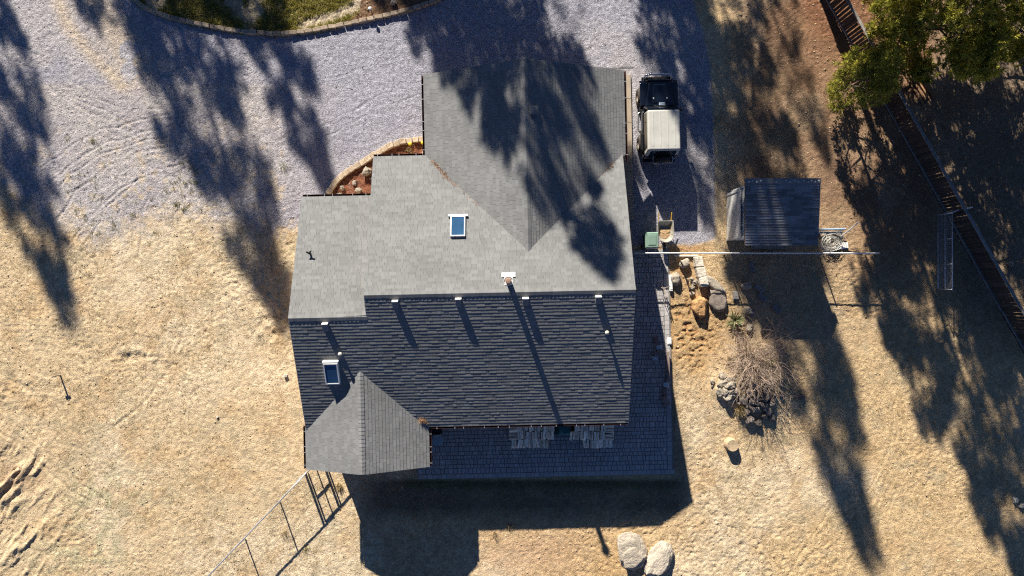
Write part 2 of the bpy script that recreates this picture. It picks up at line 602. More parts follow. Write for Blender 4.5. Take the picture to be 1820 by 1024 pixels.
for pts, w, d in TRACKS:
    wp = [tuple(P(u, v).xy) for u, v in pts]
    x0 = min(p[0] for p in wp) - 1; x1 = max(p[0] for p in wp) + 1
    y0 = min(p[1] for p in wp) - 1; y1 = max(p[1] for p in wp) + 1
    ix = np.where((gx > x0) & (gx < x1))[0]; iy = np.where((gy > y0) & (gy < y1))[0]
    if len(ix) == 0 or len(iy) == 0:
        continue
    sl = np.s_[iy[0]:iy[-1] + 1, ix[0]:ix[-1] + 1]
    dd = dist_line(X[sl] + 0.35 * W1[sl], Y[sl] + 0.35 * W2[sl], wp)
    brk = np.clip(fbm(X[sl] * 2.2, Y[sl] * 2.2, 301, 2) * 2.6 - 0.5, 0, 1)
    w, d = w * 0.6, d * 0.5
    tr = -np.exp(-(dd / w) ** 2) * d + np.exp(-((dd - 1.9 * w) / w) ** 2) * d * 0.5
    Z[sl] += tr * brk

# dug-over earth in the south-west corner: furrows running up to the right
fz = np.clip(px_gauss(5, 940, 85, 105) + 0.8 * px_gauss(15, 830, 55, 40), 0, 1)
ca, sa = math.cos(math.radians(52)), math.sin(math.radians(52))
across = (X * sa - Y * ca)
along = (X * ca + Y * sa)
fur = fbm(across * 3.6 + 1.2 * W1, along * 0.9, 410, 3)
Z += fz * (np.clip(fur - 0.45, 0, 1) * 0.55 - 0.05)
# a gully west of the house and a scatter of scuffs
scf = np.clip(px_gauss(250, 635, 60, 18) + px_gauss(500, 560, 60, 60) + px_gauss(40, 700, 60, 30), 0, 1)
Z += scf * (fbm(X * 2.8, Y * 2.8, 420, 3) - 0.5) * 0.22
# trampled, pock-marked soil east of the patio
dig = np.clip(px_gauss(1230, 590, 55, 75) * 1.3, 0, 1) * (U > 1183) * (V > 505)
pock = np.clip(fbm(X * 6.5, Y * 8.5, 430, 2) - 0.53, 0, 1)
Z -= dig * pock * 0.26
# mound under the dry shrub
mound = px_gauss(1325, 690, 60, 60) + 0.8 * px_gauss(1287, 690, 16, 18) + 0.5 * px_gauss(1352, 712, 20, 18)
Z += 0.30 * mound
Z += 0.05 * lawn + 0.06 * bed_top + 0.04 * bed + (lawn * 0.05 + bed_top * 0.05 + bed * 0.05) * (fbm(X * 6, Y * 6, 440, 3) - 0.5) * 2
Z = np.where(house_flat > 0, np.minimum(Z * 0.15, 0.0) - 0.03, Z)
drive_e = (U > 1120) & (U < 1290) & (V < 440)
Z = np.where(drive_e, Z * 0.55, Z)
far = np.clip((np.hypot(X / 30.0, Y / 18.0) - 1.0), 0, 1)
Z *= (1 - far)

# --- colour of the soils themselves
def mixc(A, c, m):
    return A * (1 - m[..., None]) + np.array(c)[None, None, :] * m[..., None]


nz1 = fbm(X * 0.22, Y * 0.22, 501, 4)
nz2 = fbm(X * 0.9, Y * 0.9, 502, 4)
nz3 = vnoise(X * 6.5, Y * 6.5, 503)
nar0 = fbm(X * 2.6, Y * 2.6, 509, 3)
C = np.zeros(X.shape + (3,))
C[:] = (0.565, 0.435, 0.272)
C = mixc(C, (0.55, 0.395, 0.215), np.clip((U - 560) / 300, 0, 1) * 0.8)
C = mixc(C, (0.62, 0.51, 0.355), np.clip((nz1 - 0.48) * 4, 0, 1) * 0.8)
C = mixc(C, (0.47, 0.315, 0.165), np.clip((nz2 - 0.52) * 4, 0, 1) * 0.6)
C = mixc(C, (0.38, 0.27, 0.15), np.clip((fbm(X * 3.5, Y * 3.5, 511, 3) - 0.55) * 6, 0, 1) * 0.45)
C = mixc(C, (0.40, 0.335, 0.22), np.clip((fbm(X * 1.7, Y * 1.7, 504, 3) - 0.56) * 5, 0, 1) * 0.5)
# pale bare patches
C = mixc(C, (0.66, 0.53, 0.36), np.clip(px_gauss(480, 670, 50, 35) + px_gauss(1210, 1000, 60, 40) + px_gauss(330, 690, 60, 40) * 0.6, 0, 1) * 0.8)
# reddish soil south of the house
C = mixc(C, (0.46, 0.30, 0.185), np.clip(px_gauss(960, 985, 130, 50), 0, 1) * 0.7)
C = mixc(C, (0.50, 0.325, 0.15), np.clip(px_gauss(1090, 1000, 60, 60) + px_gauss(1200, 900, 50, 70) * 0.7, 0, 1) * 0.6)
# darker soil and needle duff on the east side under the pines
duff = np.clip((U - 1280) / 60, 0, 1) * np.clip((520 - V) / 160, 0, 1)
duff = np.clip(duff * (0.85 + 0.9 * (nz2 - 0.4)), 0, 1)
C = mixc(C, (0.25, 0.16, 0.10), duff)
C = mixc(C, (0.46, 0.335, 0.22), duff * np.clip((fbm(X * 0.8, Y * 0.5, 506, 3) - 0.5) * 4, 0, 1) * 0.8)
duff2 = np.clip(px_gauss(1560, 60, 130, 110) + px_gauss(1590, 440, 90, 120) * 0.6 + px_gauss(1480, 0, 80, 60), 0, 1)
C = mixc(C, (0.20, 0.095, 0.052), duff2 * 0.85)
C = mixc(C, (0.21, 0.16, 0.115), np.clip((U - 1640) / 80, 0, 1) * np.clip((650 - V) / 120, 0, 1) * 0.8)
C = mixc(C, (0.30, 0.23, 0.16), np.clip(px_gauss(1390, 560, 120, 110), 0, 1) * 0.6)  # darker brown patch south of the shed
# dug orange soil east of the patio, darker in the pits
C = mixc(C, (0.43, 0.285, 0.14), np.clip(dig * 1.2, 0, 1) * 0.9)
C = mixc(C, (0.30, 0.16, 0.07), dig * np.clip(pock * 9, 0, 1) * 0.7)
C = mixc(C, (0.42, 0.24, 0.11), np.clip(px_gauss(1215, 443, 50, 8) + px_gauss(1212, 480, 25, 22), 0, 1) * 0.8)
# dark soil strip along the patio, the house's shade put into its colour
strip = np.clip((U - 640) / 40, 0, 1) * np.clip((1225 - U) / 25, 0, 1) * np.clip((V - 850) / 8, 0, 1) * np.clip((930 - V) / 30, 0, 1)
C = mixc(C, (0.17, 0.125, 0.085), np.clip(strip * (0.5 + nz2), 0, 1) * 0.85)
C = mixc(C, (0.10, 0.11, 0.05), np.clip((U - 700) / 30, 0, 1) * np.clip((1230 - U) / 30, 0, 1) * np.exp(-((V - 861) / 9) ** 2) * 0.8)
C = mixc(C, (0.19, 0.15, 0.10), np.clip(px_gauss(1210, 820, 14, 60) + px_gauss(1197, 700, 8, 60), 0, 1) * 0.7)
# dug furrows are darker in the turned soil
C = mixc(C, (0.42, 0.385, 0.24), np.clip(px_gauss(190, 880, 70, 50) + px_gauss(150, 980, 90, 50), 0, 1) * np.clip((nar0 - 0.42) * 5, 0, 1) * 0.75)
C = mixc(C, (0.36, 0.255, 0.165), px_gauss(25, 845, 45, 45) * np.clip((nz2 - 0.35) * 3, 0, 1) * 0.8)
C *= (0.90 + 0.2 * nz3)[..., None]
Cg = np.zeros_like(C)
Cg[:] = (0.325, 0.318, 0.36)
Cg = mixc(Cg, (0.42, 0.385, 0.36), np.clip((nz1 - 0.45) * 3.5, 0, 1) * 0.55)
Cg = mixc(Cg, (0.275, 0.272, 0.325), np.clip((nz2 - 0.52) * 4, 0, 1) * 0.6)
tan_streak = np.exp(-(dist_line(X, Y, [tuple(P(u, v).xy) for u, v in [(95, -20), (120, 45), (160, 95), (215, 150)]]) / 0.35) ** 2)
tan_fan = np.exp(-(dist_line(X, Y, [tuple(P(u, v).xy) for u, v in [(160, -20), (205, 60), (245, 120)]]) / 0.9) ** 2)
Cg = mixc(Cg, (0.52, 0.41, 0.28), np.clip(tan_streak * 0.6 + tan_fan * 0.6 * (nz2 > 0.4), 0, 1))
nar = fbm(X * 2.6, Y * 2.6, 508, 3)
Cg = mixc(Cg, (0.55, 0.43, 0.27), np.clip((nar - 0.60) * 6, 0, 1) * 0.55 * np.clip((V - 180) / 120, 0, 1) * (U < 520))
C = C * (1 - grav[..., None]) + Cg * grav[..., None]
C = mixc(C, (0.16, 0.135, 0.06), lawn)
C = mixc(C, (0.42, 0.34, 0.22), lawn * np.clip((nz2 - 0.54) * 6, 0, 1))
C = mixc(C, (0.45, 0.37, 0.26), lawn * np.exp(-(dist_line(X, Y, [tuple(P(u, v).xy) for u, v in [(540, 44), (590, 30), (630, 12), (648, -10)]]) / 0.22) ** 2))
C = mixc(C, (0.19, 0.115, 0.07), bed_top)
C = mixc(C, (0.215, 0.09, 0.052), bed)
C *= (0.86 + 0.28 * vnoise(X * 13, Y * 13, 509))[..., None] * (0.93 + 0.14 * vnoise(X * 5.5, Y * 7.5, 519))[..., None]

ny, nx = X.shape
verts = np.stack([X, Y, Z], -1).reshape(-1, 3)
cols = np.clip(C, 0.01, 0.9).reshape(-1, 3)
idx = np.arange(ny * nx).reshape(ny, nx)
quads = np.stack([idx[:-1, :-1], idx[:-1, 1:], idx[1:, 1:], idx[1:, :-1]], -1).reshape(-1, 4)
cls = np.zeros(ny * nx, int)
cls[(grav > 0.5).ravel()] = 1
cls[(lawn > 0.5).ravel()] = 2
cls[((bed > 0.5)).ravel()] = 3
cls[((bed_top > 0.5)).ravel()] = 4
qc = cls[quads[:, 0]]


def sheet(name, sel, mat, smooth=True):
    q = quads[sel]
    used, inv = np.unique(q, return_inverse=True)
    vv = verts[used].astype(np.float32)
    me = bpy.data.meshes.new(name)
    me.vertices.add(len(vv))
    me.vertices.foreach_set('co', vv.ravel())
    n = len(q)
    me.loops.add(n * 4)
    me.loops.foreach_set('vertex_index', inv.astype(np.int32).ravel())
    me.polygons.add(n)
    me.polygons.foreach_set('loop_start', np.arange(0, n * 4, 4, dtype=np.int32))
    me.polygons.foreach_set('use_smooth', np.full(n, smooth))
    at = me.attributes.new('soil', 'FLOAT_VECTOR', 'POINT')
    at.data.foreach_set('vector', cols[used].astype(np.float32).ravel())
    me.materials.append(mat)
    me.update(calc_edges=True)
    o = link(name, me)
    return tag(o, kind='structure')


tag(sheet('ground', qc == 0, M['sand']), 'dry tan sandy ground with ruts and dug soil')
tag(sheet('gravel_driveway', qc == 1, M['gravel']), 'blue grey gravel driveway curving around the house')
tag(sheet('lawn', qc == 2, M['turf']), 'patchy lawn behind the curved stone edging')
tag(sheet('flower_bed', qc == 3, M['mulch']), 'red mulch bed in the corner of the house')
tag(sheet('flower_bed', qc == 4, M['mulch']), 'brown mulch bed beside the lawn')


def gz(x, y):
    i = int(np.clip(np.searchsorted(gx, x) - 1, 0, nx - 2))
    j = int(np.clip(np.searchsorted(gy, y) - 1, 0, ny - 2))
    return float(Z[j:j + 2, i:i + 2].mean())


def G(u, v, z=0.0):
    """point on the ground seen at (u, v)"""
    p = P(u, v)
    p.z = gz(p.x, p.y) + z
    return p


# ------------------------------------------------------------------ paved patio and concrete strip
def patio():
    base = MB()
    # L shape in the house's frame, two butted slabs
    base.box(((-4.6 + 7.35) / 2, -7.38, -0.03), (11.95, 2.9, 0.09))
    base.box(((4.42 + 7.35) / 2, -2.125, -0.03), (2.93, 7.61, 0.09))
    root = base.build('patio', M['joint'], rz=TH)
    tag(root, kind='structure')
    root['label'] = 'grey brown paved patio wrapping the south and east sides of the house'
    pv = MB()
    rr = random.Random(5)

    def lay(x0, x1, y0, y1, s):
        y = y0
        row = 0
        while y < y1 - 0.03:
            hh = rr.choice([s, s, s * 1.45])
            hh = min(hh, y1 - y)
            x = x0 - rr.random() * s
            while x < x1 - 0.01:
                w = rr.choice([s, s * 1.5, s * 0.75])
                a, b = max(x, x0), min(x + w, x1)
                x += w
                if b - a < 0.03:
                    continue
                g = 0.006
                dz = rr.uniform(-0.004, 0.004)
                z0, z1 = 0.0, 0.052 + dz
                ch = 0.008
                pts = [(a + g, y + g, z0), (b - g, y + g, z0), (b - g, y + hh - g, z0), (a + g, y + hh - g, z0),
                       (a + g + ch, y + g + ch, z1), (b - g - ch, y + g + ch, z1), (b - g - ch, y + hh - g - ch, z1), (a + g + ch, y + hh - g - ch, z1)]
                pv.add(pts, [(4, 5, 6, 7), (0, 1, 5, 4), (1, 2, 6, 5), (2, 3, 7, 6), (3, 0, 4, 7)], rr.random())
            y += hh
            row += 1
    s = 0.175
    lay(-4.55, 7.06, -8.60, -5.95, s)
    lay(4.45, 7.06, -5.95, 1.64, s)
    # border course
    x = -4.55
    while x < 7.3:
        pv.box((x + 0.11, -8.71, 0.027), (0.205, 0.20, 0.055), c=rr.random())
        x += 0.217
    y = -8.60
    while y < 1.6:
        pv.box((7.18, y + 0.11, 0.027), (0.21, 0.205, 0.055), c=rr.random())
        y += 0.217
    o = pv.build('pavers', M['paver'], root)
    tag(o, kind='stuff')
    return root


TH = math.radians(1.2)
patio()
strip = MB()
for k in range(6):
    y0 = 3.05 + k * 1.13
    strip.box((5.27, y0 + 0.56, 0.02), (0.92, 1.115, 0.12))
cs = strip.build('concrete_walk', M['concrete'], rz=TH, bevel=0.008, segs=1)
tag(cs, 'tan concrete strip along the east side of the garage', kind='structure')

# ------------------------------------------------------------------ the house
house = empty('house', (0, 0, 0), TH)
tag(house, 'rambling house with grey shingle roofs and several gables', 'house')
PT = 0.4167
CP, SP = 1 / math.sqrt(1 + PT * PT), PT / math.sqrt(1 + PT * PT)
XW, XE = -8.90, 4.83
RY, RZ = -0.166, 5.10           # main ridge
LY = -1.02
LZ = RZ - PT * (RY - LY)
XS = -5.80                      # step between west wing and main roof
NE_Y = 5.73
SE_Y = -5.82
SE_Z = RZ - PT * (RY - SE_Y)
NE_Z = RZ - PT * (NE_Y - RY)
LN_Y = 4.07
LN_Z = LZ - PT * (LN_Y - LY)
GX, GW, GE = 0.69, -3.58, 4.96  # garage ridge and eaves
GN = 9.20
G_Z = 2.64
GR_Z = G_Z + PT * (GX - GW)
APEX = RY + (RZ - GR_Z) / PT
PX, PW, PE = -6.31, -8.93, -3.69   # south gable
PS = -7.54
P_Z = 2.70
PR_Z = P_Z + PT * (PX - PW)
PAPEX = RY - (RZ - PR_Z) / PT


def slope(label, O, Vd, Nn, interval, vmax, seed, mat=None, parent=None, expo=0.143, tab=(0.13, 0.33), hh=(0.007, 0.0145), breaks=()):
    """roof plane: deck slab (part) with overlapping shingle courses (sub-part)"""
    parent = parent or house
    mat = mat or M['shingle']
    O, Vd, Nn = Vector(O), Vector(Vd), Vector(Nn)
    Ud = Vd.cross(Nn)
    rr = random.Random(seed)

    def pt(u, v, n):
        return O + Ud * u + Vd * v + Nn * n
    dk = MB()
    vs = sorted(set([0.0, vmax] + list(breaks)))
    for v0, v1 in zip(vs[:-1], vs[1:]):
        a0, a1 = interval(v0 + 1e-4)
        b0, b1 = interval(v1 - 1e-4)
        dk.hexa([pt(a0, v0, -0.17), pt(a1, v0, -0.17), pt(b1, v1, -0.17), pt(b0, v1, -0.17),
                 pt(a0, v0, 0), pt(a1, v0, 0), pt(b1, v1, 0), pt(b0, v1, 0)])
    d = dk.build('roof_slope', M['deck'], parent)
    d['label'] = label
    sh = MB()
    v = -0.02
    while v < vmax - 0.01:
        v1 = min(v + expo, vmax)
        a0, a1 = interval(max(v, 0) + 1e-4)
        b0, b1 = interval(min(v1 - 1e-4, vmax))
        a0, b0, a1, b1 = a0 - 0.02, b0 - 0.02, a1 + 0.02, b1 + 0.02
        x = min(a0, b0) - rr.random() * 0.3
        end = max(a1, b1)
        drift = rr.uniform(-0.002, 0.002)
        while x < end:
            w = rr.uniform(*tab)
            l, r = x, x + w
            x = r
            lb, rb = min(max(l, a0), a1), min(max(r, a0), a1)
            lt, rt = min(max(l, b0), b1), min(max(r, b0), b1)
            if rb - lb < 0.004 and rt - lt < 0.004:
                continue
            t = rr.uniform(*hh)
            e = drift + rr.uniform(-0.003, 0.003)
            g = 0.0035
            A, B = pt(lb + g, v + e, 0.003 + t), pt(rb - g, v + e, 0.003 + t)
            Cc, D = pt(rt - g, v1 + 0.004, 0.003), pt(lt + g, v1 + 0.004, 0.003)
            A0, B0 = pt(lb + g, v + e, 0.0), pt(rb - g, v + e, 0.0)
            sh.add([A, B, Cc, D, A0, B0, pt(rt - g, v1, 0.0), pt(lt + g, v1, 0.0)],
                   [(0, 1, 2, 3), (4, 5, 1, 0), (5, 6, 2, 1), (7, 4, 0, 3)], rr.random() ** 1.0)
        v += expo
    o = sh.build('shingles', mat, d)
    tag(o, kind='stuff')
    return d, pt


def ridge_caps(p0, p1, wl, wr, parent=None, mat=None, seed=1):
    """row of bent cap shingles along a ridge from p0 to p1; wl/wr: unit vectors down each side"""
    parent = parent or house
    rr = random.Random(seed)
    p0, p1 = Vector(p0), Vector(p1)
    d = (p1 - p0)
    n = max(2, int(d.length / 0.16))
    mb = MB()
    e = d.normalized()
    for i in range(n):
        a, b = p0 + d * (i / n), p0 + d * ((i + 1) / n) + e * 0.03
        t0, t1 = 0.03, 0.018
        up = Vector((0, 0, 1))
        w = 0.14 + rr.uniform(-0.01, 0.01)
        A, B = a + up * t0, b + up * t1
        L0, L1 = a + Vector(wl) * w + up * t0, b + Vector(wl) * w + up * t1
        R0, R1 = a + Vector(wr) * w + up * t0, b + Vector(wr) * w + up * t1
        dn = up * -0.014
        mb.add([A, B, L0, L1, R0, R1, L0 + dn, L1 + dn, R0 + dn, R1 + dn, A + dn, B + dn],
               [(0, 1, 3, 2), (0, 4, 5, 1), (2, 3, 7, 6), (4, 8, 9, 5), (0, 2, 6, 10), (0, 10, 8, 4), (1, 11, 7, 3), (1, 5, 9, 11)], rr.random())
    o = mb.build('ridge_caps', mat or M['shingle'], parent)
    tag(o, kind='stuff')
    return o


VN, NN_ = (0, -CP, SP), (0, SP, CP)       # north slopes
VS, NS_ = (0, CP, SP), (0, -SP, CP)       # south slope
VWs, NWs = (CP, 0, SP), (-SP, 0, CP)      # west-facing slopes
VEs, NEs = (-CP, 0, SP), (SP, 0, CP)      # east-facing slopes

_, pt_n = slope('sunlit north slope of the main roof', (XE, NE_Y, NE_Z), VN, NN_, lambda v: (0, XE - XS), (NE_Y - RY) / CP, 1)
slope('sunlit north slope of the west wing', (XS, LN_Y, LN_Z), VN, NN_, lambda v: (-0.02, XS - XW), (LN_Y - LY) / CP, 2)
v_br = (LY - SE_Y) / CP
_, pt_s = slope('shaded south slope in dark stripes', (XW, SE_Y, SE_Z), VS, NS_, lambda v: (0, XE - XW) if v < v_br else (XS - XW, XE - XW), (RY - SE_Y) / CP, 3, breaks=(v_br,), hh=(0.0085, 0.0165), tab=(0.12, 0.42))
slope('west slope of the garage gable', (GW, GN, G_Z), VWs, NWs, lambda v: (0, GN - (NE_Y + (APEX - NE_Y) * (v * CP) / (GX - GW)) + 0.10), (GX - GW) / CP, 4)
slope('east slope of the garage gable', (GE, 0, G_Z), VEs, NEs, lambda v: ((NE_Y + (APEX - NE_Y) * (v * CP) / (GE - GX)) - 0.10, GN), (GE - GX) / CP, 5)
slope('west slope of the south gable', (PW, -3.0, P_Z), VWs, NWs, lambda v: (-3.0 - ((SE_Y - 0.06) + (PAPEX - SE_Y + 0.06) * (v * CP) / (PX - PW)) - 0.10, -3.0 - PS), (PX - PW) / CP, 6)
slope('east slope of the south gable', (PE, PS, P_Z), VEs, NEs, lambda v: (0, (SE_Y - 0.06) + (PAPEX - SE_Y + 0.06) * (v * CP) / (PE - PX) + 0.10 - PS), (PE - PX) / CP, 7)
dS, dN, dW, dE = (0, -CP, -SP), (0, CP, -SP), (-CP, 0, -SP), (CP, 0, -SP)
ridge_caps((XS, RY, RZ), (XE, RY, RZ), dN, dS, seed=1)
ridge_caps((XW, LY, LZ), (XS, LY, LZ), dN, dS, seed=2)
ridge_caps((GX, GN, GR_Z), (GX, APEX - 0.05, GR_Z), dE, dW, seed=3)
ridge_caps((PX, PS, PR_Z), (PX, PAPEX - 0.02, PR_Z), dW, dE, seed=4)


def gable_walls(x0, x1, y0, y1, axis, ze, pitch_in, top):
    """wall block with gable ends; axis = ridge direction"""
    mb = MB()
    if axis == 'x':
        ym = pitch_in
        prof = [(y0, 0), (y1, 0), (y1, top(y1)), (ym, top(ym)), (y0, top(y0))]
        pts = [(x0, y, z) for y, z in prof] + [(x1, y, z) for y, z in prof]
    else:
        xm = pitch_in
        prof = [(x0, 0), (x1, 0), (x1, top(x1)), (xm, top(xm)), (x0, top(x0))]
        pts = [(x, y1, z) for x, z in prof] + [(x, y0, z) for x, z in prof]
    n = 5
    fs = [tuple(range(n - 1, -1, -1)), tuple(range(n, 2 * n))] + [(i, (i + 1) % n, n + (i + 1) % n, n + i) for i in range(n)]
    mb.add(pts, fs)
    return mb.build('wall', M['siding'], house)


gable_walls(-5.72, 4.45, SE_Y + 0.45, NE_Y - 0.45, 'x', 0, RY, lambda y: RZ - PT * abs(y - RY) - 0.30)
gable_walls(-8.55, -5.75, -5.30, LN_Y - 0.45, 'x', 0, LY, lambda y: (LZ - PT * abs(y - LY) - 0.30))
gable_walls(GW + 0.42, GE - 0.42, 1.6, GN - 0.35, 'y', 0, GX, lambda x: GR_Z - PT * abs(x - GX) - 0.30)
gable_walls(PW + 0.40, PE - 0.40, PS + 0.45, -5.0, 'y', 0, PX, lambda x: PR_Z - PT * abs(x - PX) - 0.30)

hanger_mesh = None


def gutter(p0, p1, out, n_h):
    """open gutter along an eave with white hanger straps"""
    global hanger_mesh
    p0, p1, out = Vector(p0), Vector(p1), Vector(out)
    d = (p1 - p0)
    e = d.normalized()
    mb = MB()
    w, h, t = 0.095, 0.10, 0.012
    prof = [(0.02, 0), (0.02, -h), (0.02 + w, -h), (0.02 + w, 0), (0.02 + w - t, 0), (0.02 + w - t, -h + t), (0.02 + t, -h + t), (0.02 + t, 0)]
    up = Vector((0, 0, 1))
    pts = []
    for p in (p0, p1):
        pts += [p + out * a + up * (b - 0.03) for a, b in prof]
    n = 8
    fs = [(i, (i + 1) % n, n + (i + 1) % n, n + i) for i in range(n)] + [tuple(range(n)), tuple(range(2 * n - 1, n - 1, -1))]
    mb.add(pts, fs)
    g = mb.build('gutter', M['gutter'], house)
    if hanger_mesh is None:
        hb = MB()
        hb.box((0, 0, 0), (0.11, 0.022, 0.012))
        hanger_mesh = hb.mesh('hanger', M['galv'])
    ang = math.atan2(out.y, out.x)
    for k in range(n_h):
        p = p0 + d * ((k + 0.35 + 0.25 * math.sin(k * 2.3)) / n_h) + out * 0.075 + up * -0.018
        o = link('hanger', hanger_mesh, g)
        o.location = p
        o.rotation_euler = (0, 0, ang)


gutter((XW, LN_Y, LN_Z), (XS, LN_Y, LN_Z), (0, 1, 0), 5)
gutter((XS - 0.02, NE_Y, NE_Z), (GW - 0.14, NE_Y, NE_Z), (0, 1, 0), 4)
gutter((GW, NE_Y + 0.02, G_Z), (GW, GN, G_Z), (-1, 0, 0), 5)
gutter((GE, NE_Y - 0.4, G_Z), (GE, GN, G_Z), (1, 0, 0), 5)
gutter((PE + 0.14, SE_Y, SE_Z), (XE, SE_Y, SE_Z), (0, -1, 0), 13)
gutter((PW, PS, P_Z), (PW, SE_Y + 0.1, P_Z), (-1, 0, 0), 4)
gutter((PE, PS, P_Z), (PE, SE_Y - 0.14, P_Z), (1, 0, 0), 4)


def to_house(p):
    c, s = math.cos(-TH), math.sin(-TH)
    return Vector((p.x * c - p.y * s, p.x * s + p.y * c, p.z))


def on_plane(u, v, z0, zf):
    """house-frame point on a roof plane z = zf(x, y) seen at (u, v)"""
    z = z0
    for _ in range(8):
        q = to_house(P(u, v, z))
        z = zf(q.x, q.y)
    q = to_house(P(u, v, z))
    q.z = zf(q.x, q.y)
    return q


zN = lambda x, y: RZ - PT * (y - RY)
zS = lambda x, y: RZ - PT * (RY - y)
zL = lambda x, y: LZ - PT * (y - LY)
zGE = lambda x, y: GR_Z - PT * abs(x - GX)


def plane_frame(q, Vd, Nn):
    Vd, Nn = Vector(Vd), Vector(Nn)
    Ud = Vd.cross(Nn)
    return lambda a, b, n: q + Ud * a + Vd * b + Nn * n


def obox(f, a0, a1, b0, b1, n0, n1, mb, c=0.5):
    mb.hexa([f(a0, b0, n0), f(a1, b0, n0), f(a1, b1, n0), f(a0, b1, n0), f(a0, b0, n1), f(a1, b0, n1), f(a1, b1, n1), f(a0, b1, n1)], c)


def skylight(q, Vd, Nn, w, h, hgt, label, wide_top, bar_low=False):
    f = plane_frame(q, Vd, Nn)
    root = empty('skylight', q, 0, house)
    root['label'] = label
    g = lambda a, b, n: f(a, b, n) - q
    fr = MB()
    t = 0.042
    obox(g, -w / 2, -w / 2 + t, -h / 2, h / 2, 0, hgt, fr)
    obox(g, w / 2 - t, w / 2, -h / 2, h / 2, 0, hgt, fr)
    obox(g, -w / 2 + t, w / 2 - t, -h / 2, -h / 2 + t, 0, hgt, fr)
    obox(g, -w / 2 + t, w / 2 - t, h / 2 - t, h / 2, 0, hgt, fr)
    fr.build('frame', M['white'], root)
    b = MB()
    s = -1 if bar_low else 1
    e0, e1 = sorted((s * (h / 2 + 0.004), s * (h / 2 + 0.075)))
    obox(g, -w / 2 - wide_top, w / 2 + wide_top, e0, e1, 0, hgt * 0.9, b)
    b.build('flashing', M['white'], root)
    p = MB()
    obox(g, -w / 2 + t, w / 2 - t, -h / 2 + t, h / 2 - t, 0.01, hgt - 0.018, p)
    p.build('pane', M['skyglass'], root)
    return root


# the bar of the north skylight lies on its north (downhill) edge, that of the south one on its uphill edge
skylight(on_plane(814, 404, 4, zN), VN, NN_, 0.60, 0.92, 0.13, 'white framed skylight on the sunlit slope', 0.10, bar_low=True)
skylight(on_plane(591, 661, 3.5, zS), VS, NS_, 0.58, 0.95, 0.20, 'blue skylight on the shaded slope', 0.03)

# slant-back vents in a row under the ridge
for k, (u, v) in enumerate([(703, 540), (815, 536), (934, 535), (1063, 532), (579, 580)]):
    q = on_plane(u, v, 4.8, zS)
    f = plane_frame(q, VS, NS_)
    root = empty('roof_vent', q, 0, house)
    g = lambda a, b, n: f(a, b, n) - q
    mb = MB()
    w, L = 0.115, 0.14
    mb.hexa([g(-w, -L, 0), g(w, -L, 0), g(w, L, 0), g(-w, L, 0), g(-w, -L, 0.135), g(w, -L, 0.135), g(w, L, 0.17), g(-w, L, 0.17)])
    mb.build('vent_box', M['vent_grey'], root, bevel=0.01)
    lit_face = MB()  # white slab stands in for the sunlit uphill face of the vent
    obox(g, -w - 0.005, w + 0.005, L + 0.002, L + 0.03, 0.0, 0.175, lit_face)
    lit_face.build('vent_lit_face', M['white'], root)
for u, v, hgt, zf in [(606, 629, 0.16, zS), (1078, 591, 0.17, zS)]:
    q = on_plane(u, v, 4.3, zf)
    root = empty('vent_pipe', q, 0, house)
    mb = MB()
    mb.cyl((0, 0, -0.05), (0, 0, hgt), 0.045, n=12)
    mb.build('pipe', M['vent_grey'], root, smooth=False)
    cp = MB()
    cp.lathe((0, 0, hgt), [(0.0, 0.05), (0.06, 0.035), (0.085, 0.0), (0.085, -0.03), (0.045, -0.035)][::-1], 14)
    cp.build('cap', M['vent_cap'], root, smooth=True)
q = on_plane(552, 451, 3.9, zL)
root = empty('vent_pipe', q, 0, house)
mb = MB()
mb.cyl((0, 0, -0.05), (0, 0, 0.22), 0.04, n=10)
mb.cyl((0, 0, 0.2), (-0.10, 0.06, 0.26), 0.035, n=8)
mb.cyl((0, 0, 0.2), (0.09, 0.09, 0.28), 0.035, n=8)
mb.build('pipe', M['black'], root)
root['label'] = 'small black forked vent pipe'
q = on_plane(949, 197, 4.3, zGE)
root = empty('roof_vent', q, 0, house)
mb = MB()
mb.box((0, 0, 0.08), (0.34, 0.34, 0.16))
mb.build('vent_box', M['vent_grey'], root, bevel=0.02)

# stove pipe
q = on_plane(904, 500, 4.9, zN)
root = empty('chimney_pipe', q, 0, house)
root['label'] = 'tall metal stove pipe beside the ridge'
mb = MB()
mb.cyl((0, 0, -0.1), (0, 0, 1.40), 0.115, n=18)
mb.build('pipe', M['galv'], root, smooth=False)
cp = MB()
cp.lathe((0, 0, 1.40), [(0.12, 0.0), (0.175, 0.02), (0.175, 0.10), (0.165, 0.12), (0.155, 0.10), (0.12, 0.06)], 20)
cp.build('cap', M['white'], root)
c2 = MB()
c2.lathe((0, 0, 1.40), [(0.11, 0.05), (0.115, 0.17), (0.09, 0.20), (0.0, 0.21)], 18)
c2.build('cap_top', M['terracotta'], root)
f = plane_frame(Vector((0, 0, 0)), VN, NN_)
fl = MB()
obox(f, -0.27, 0.27, -0.36, -0.17, 0.005, 0.05, fl)
obox(f, -0.16, 0.16, -0.17, 0.16, 0.006, 0.035, fl)
fl.build('flashing', M['white'], root)


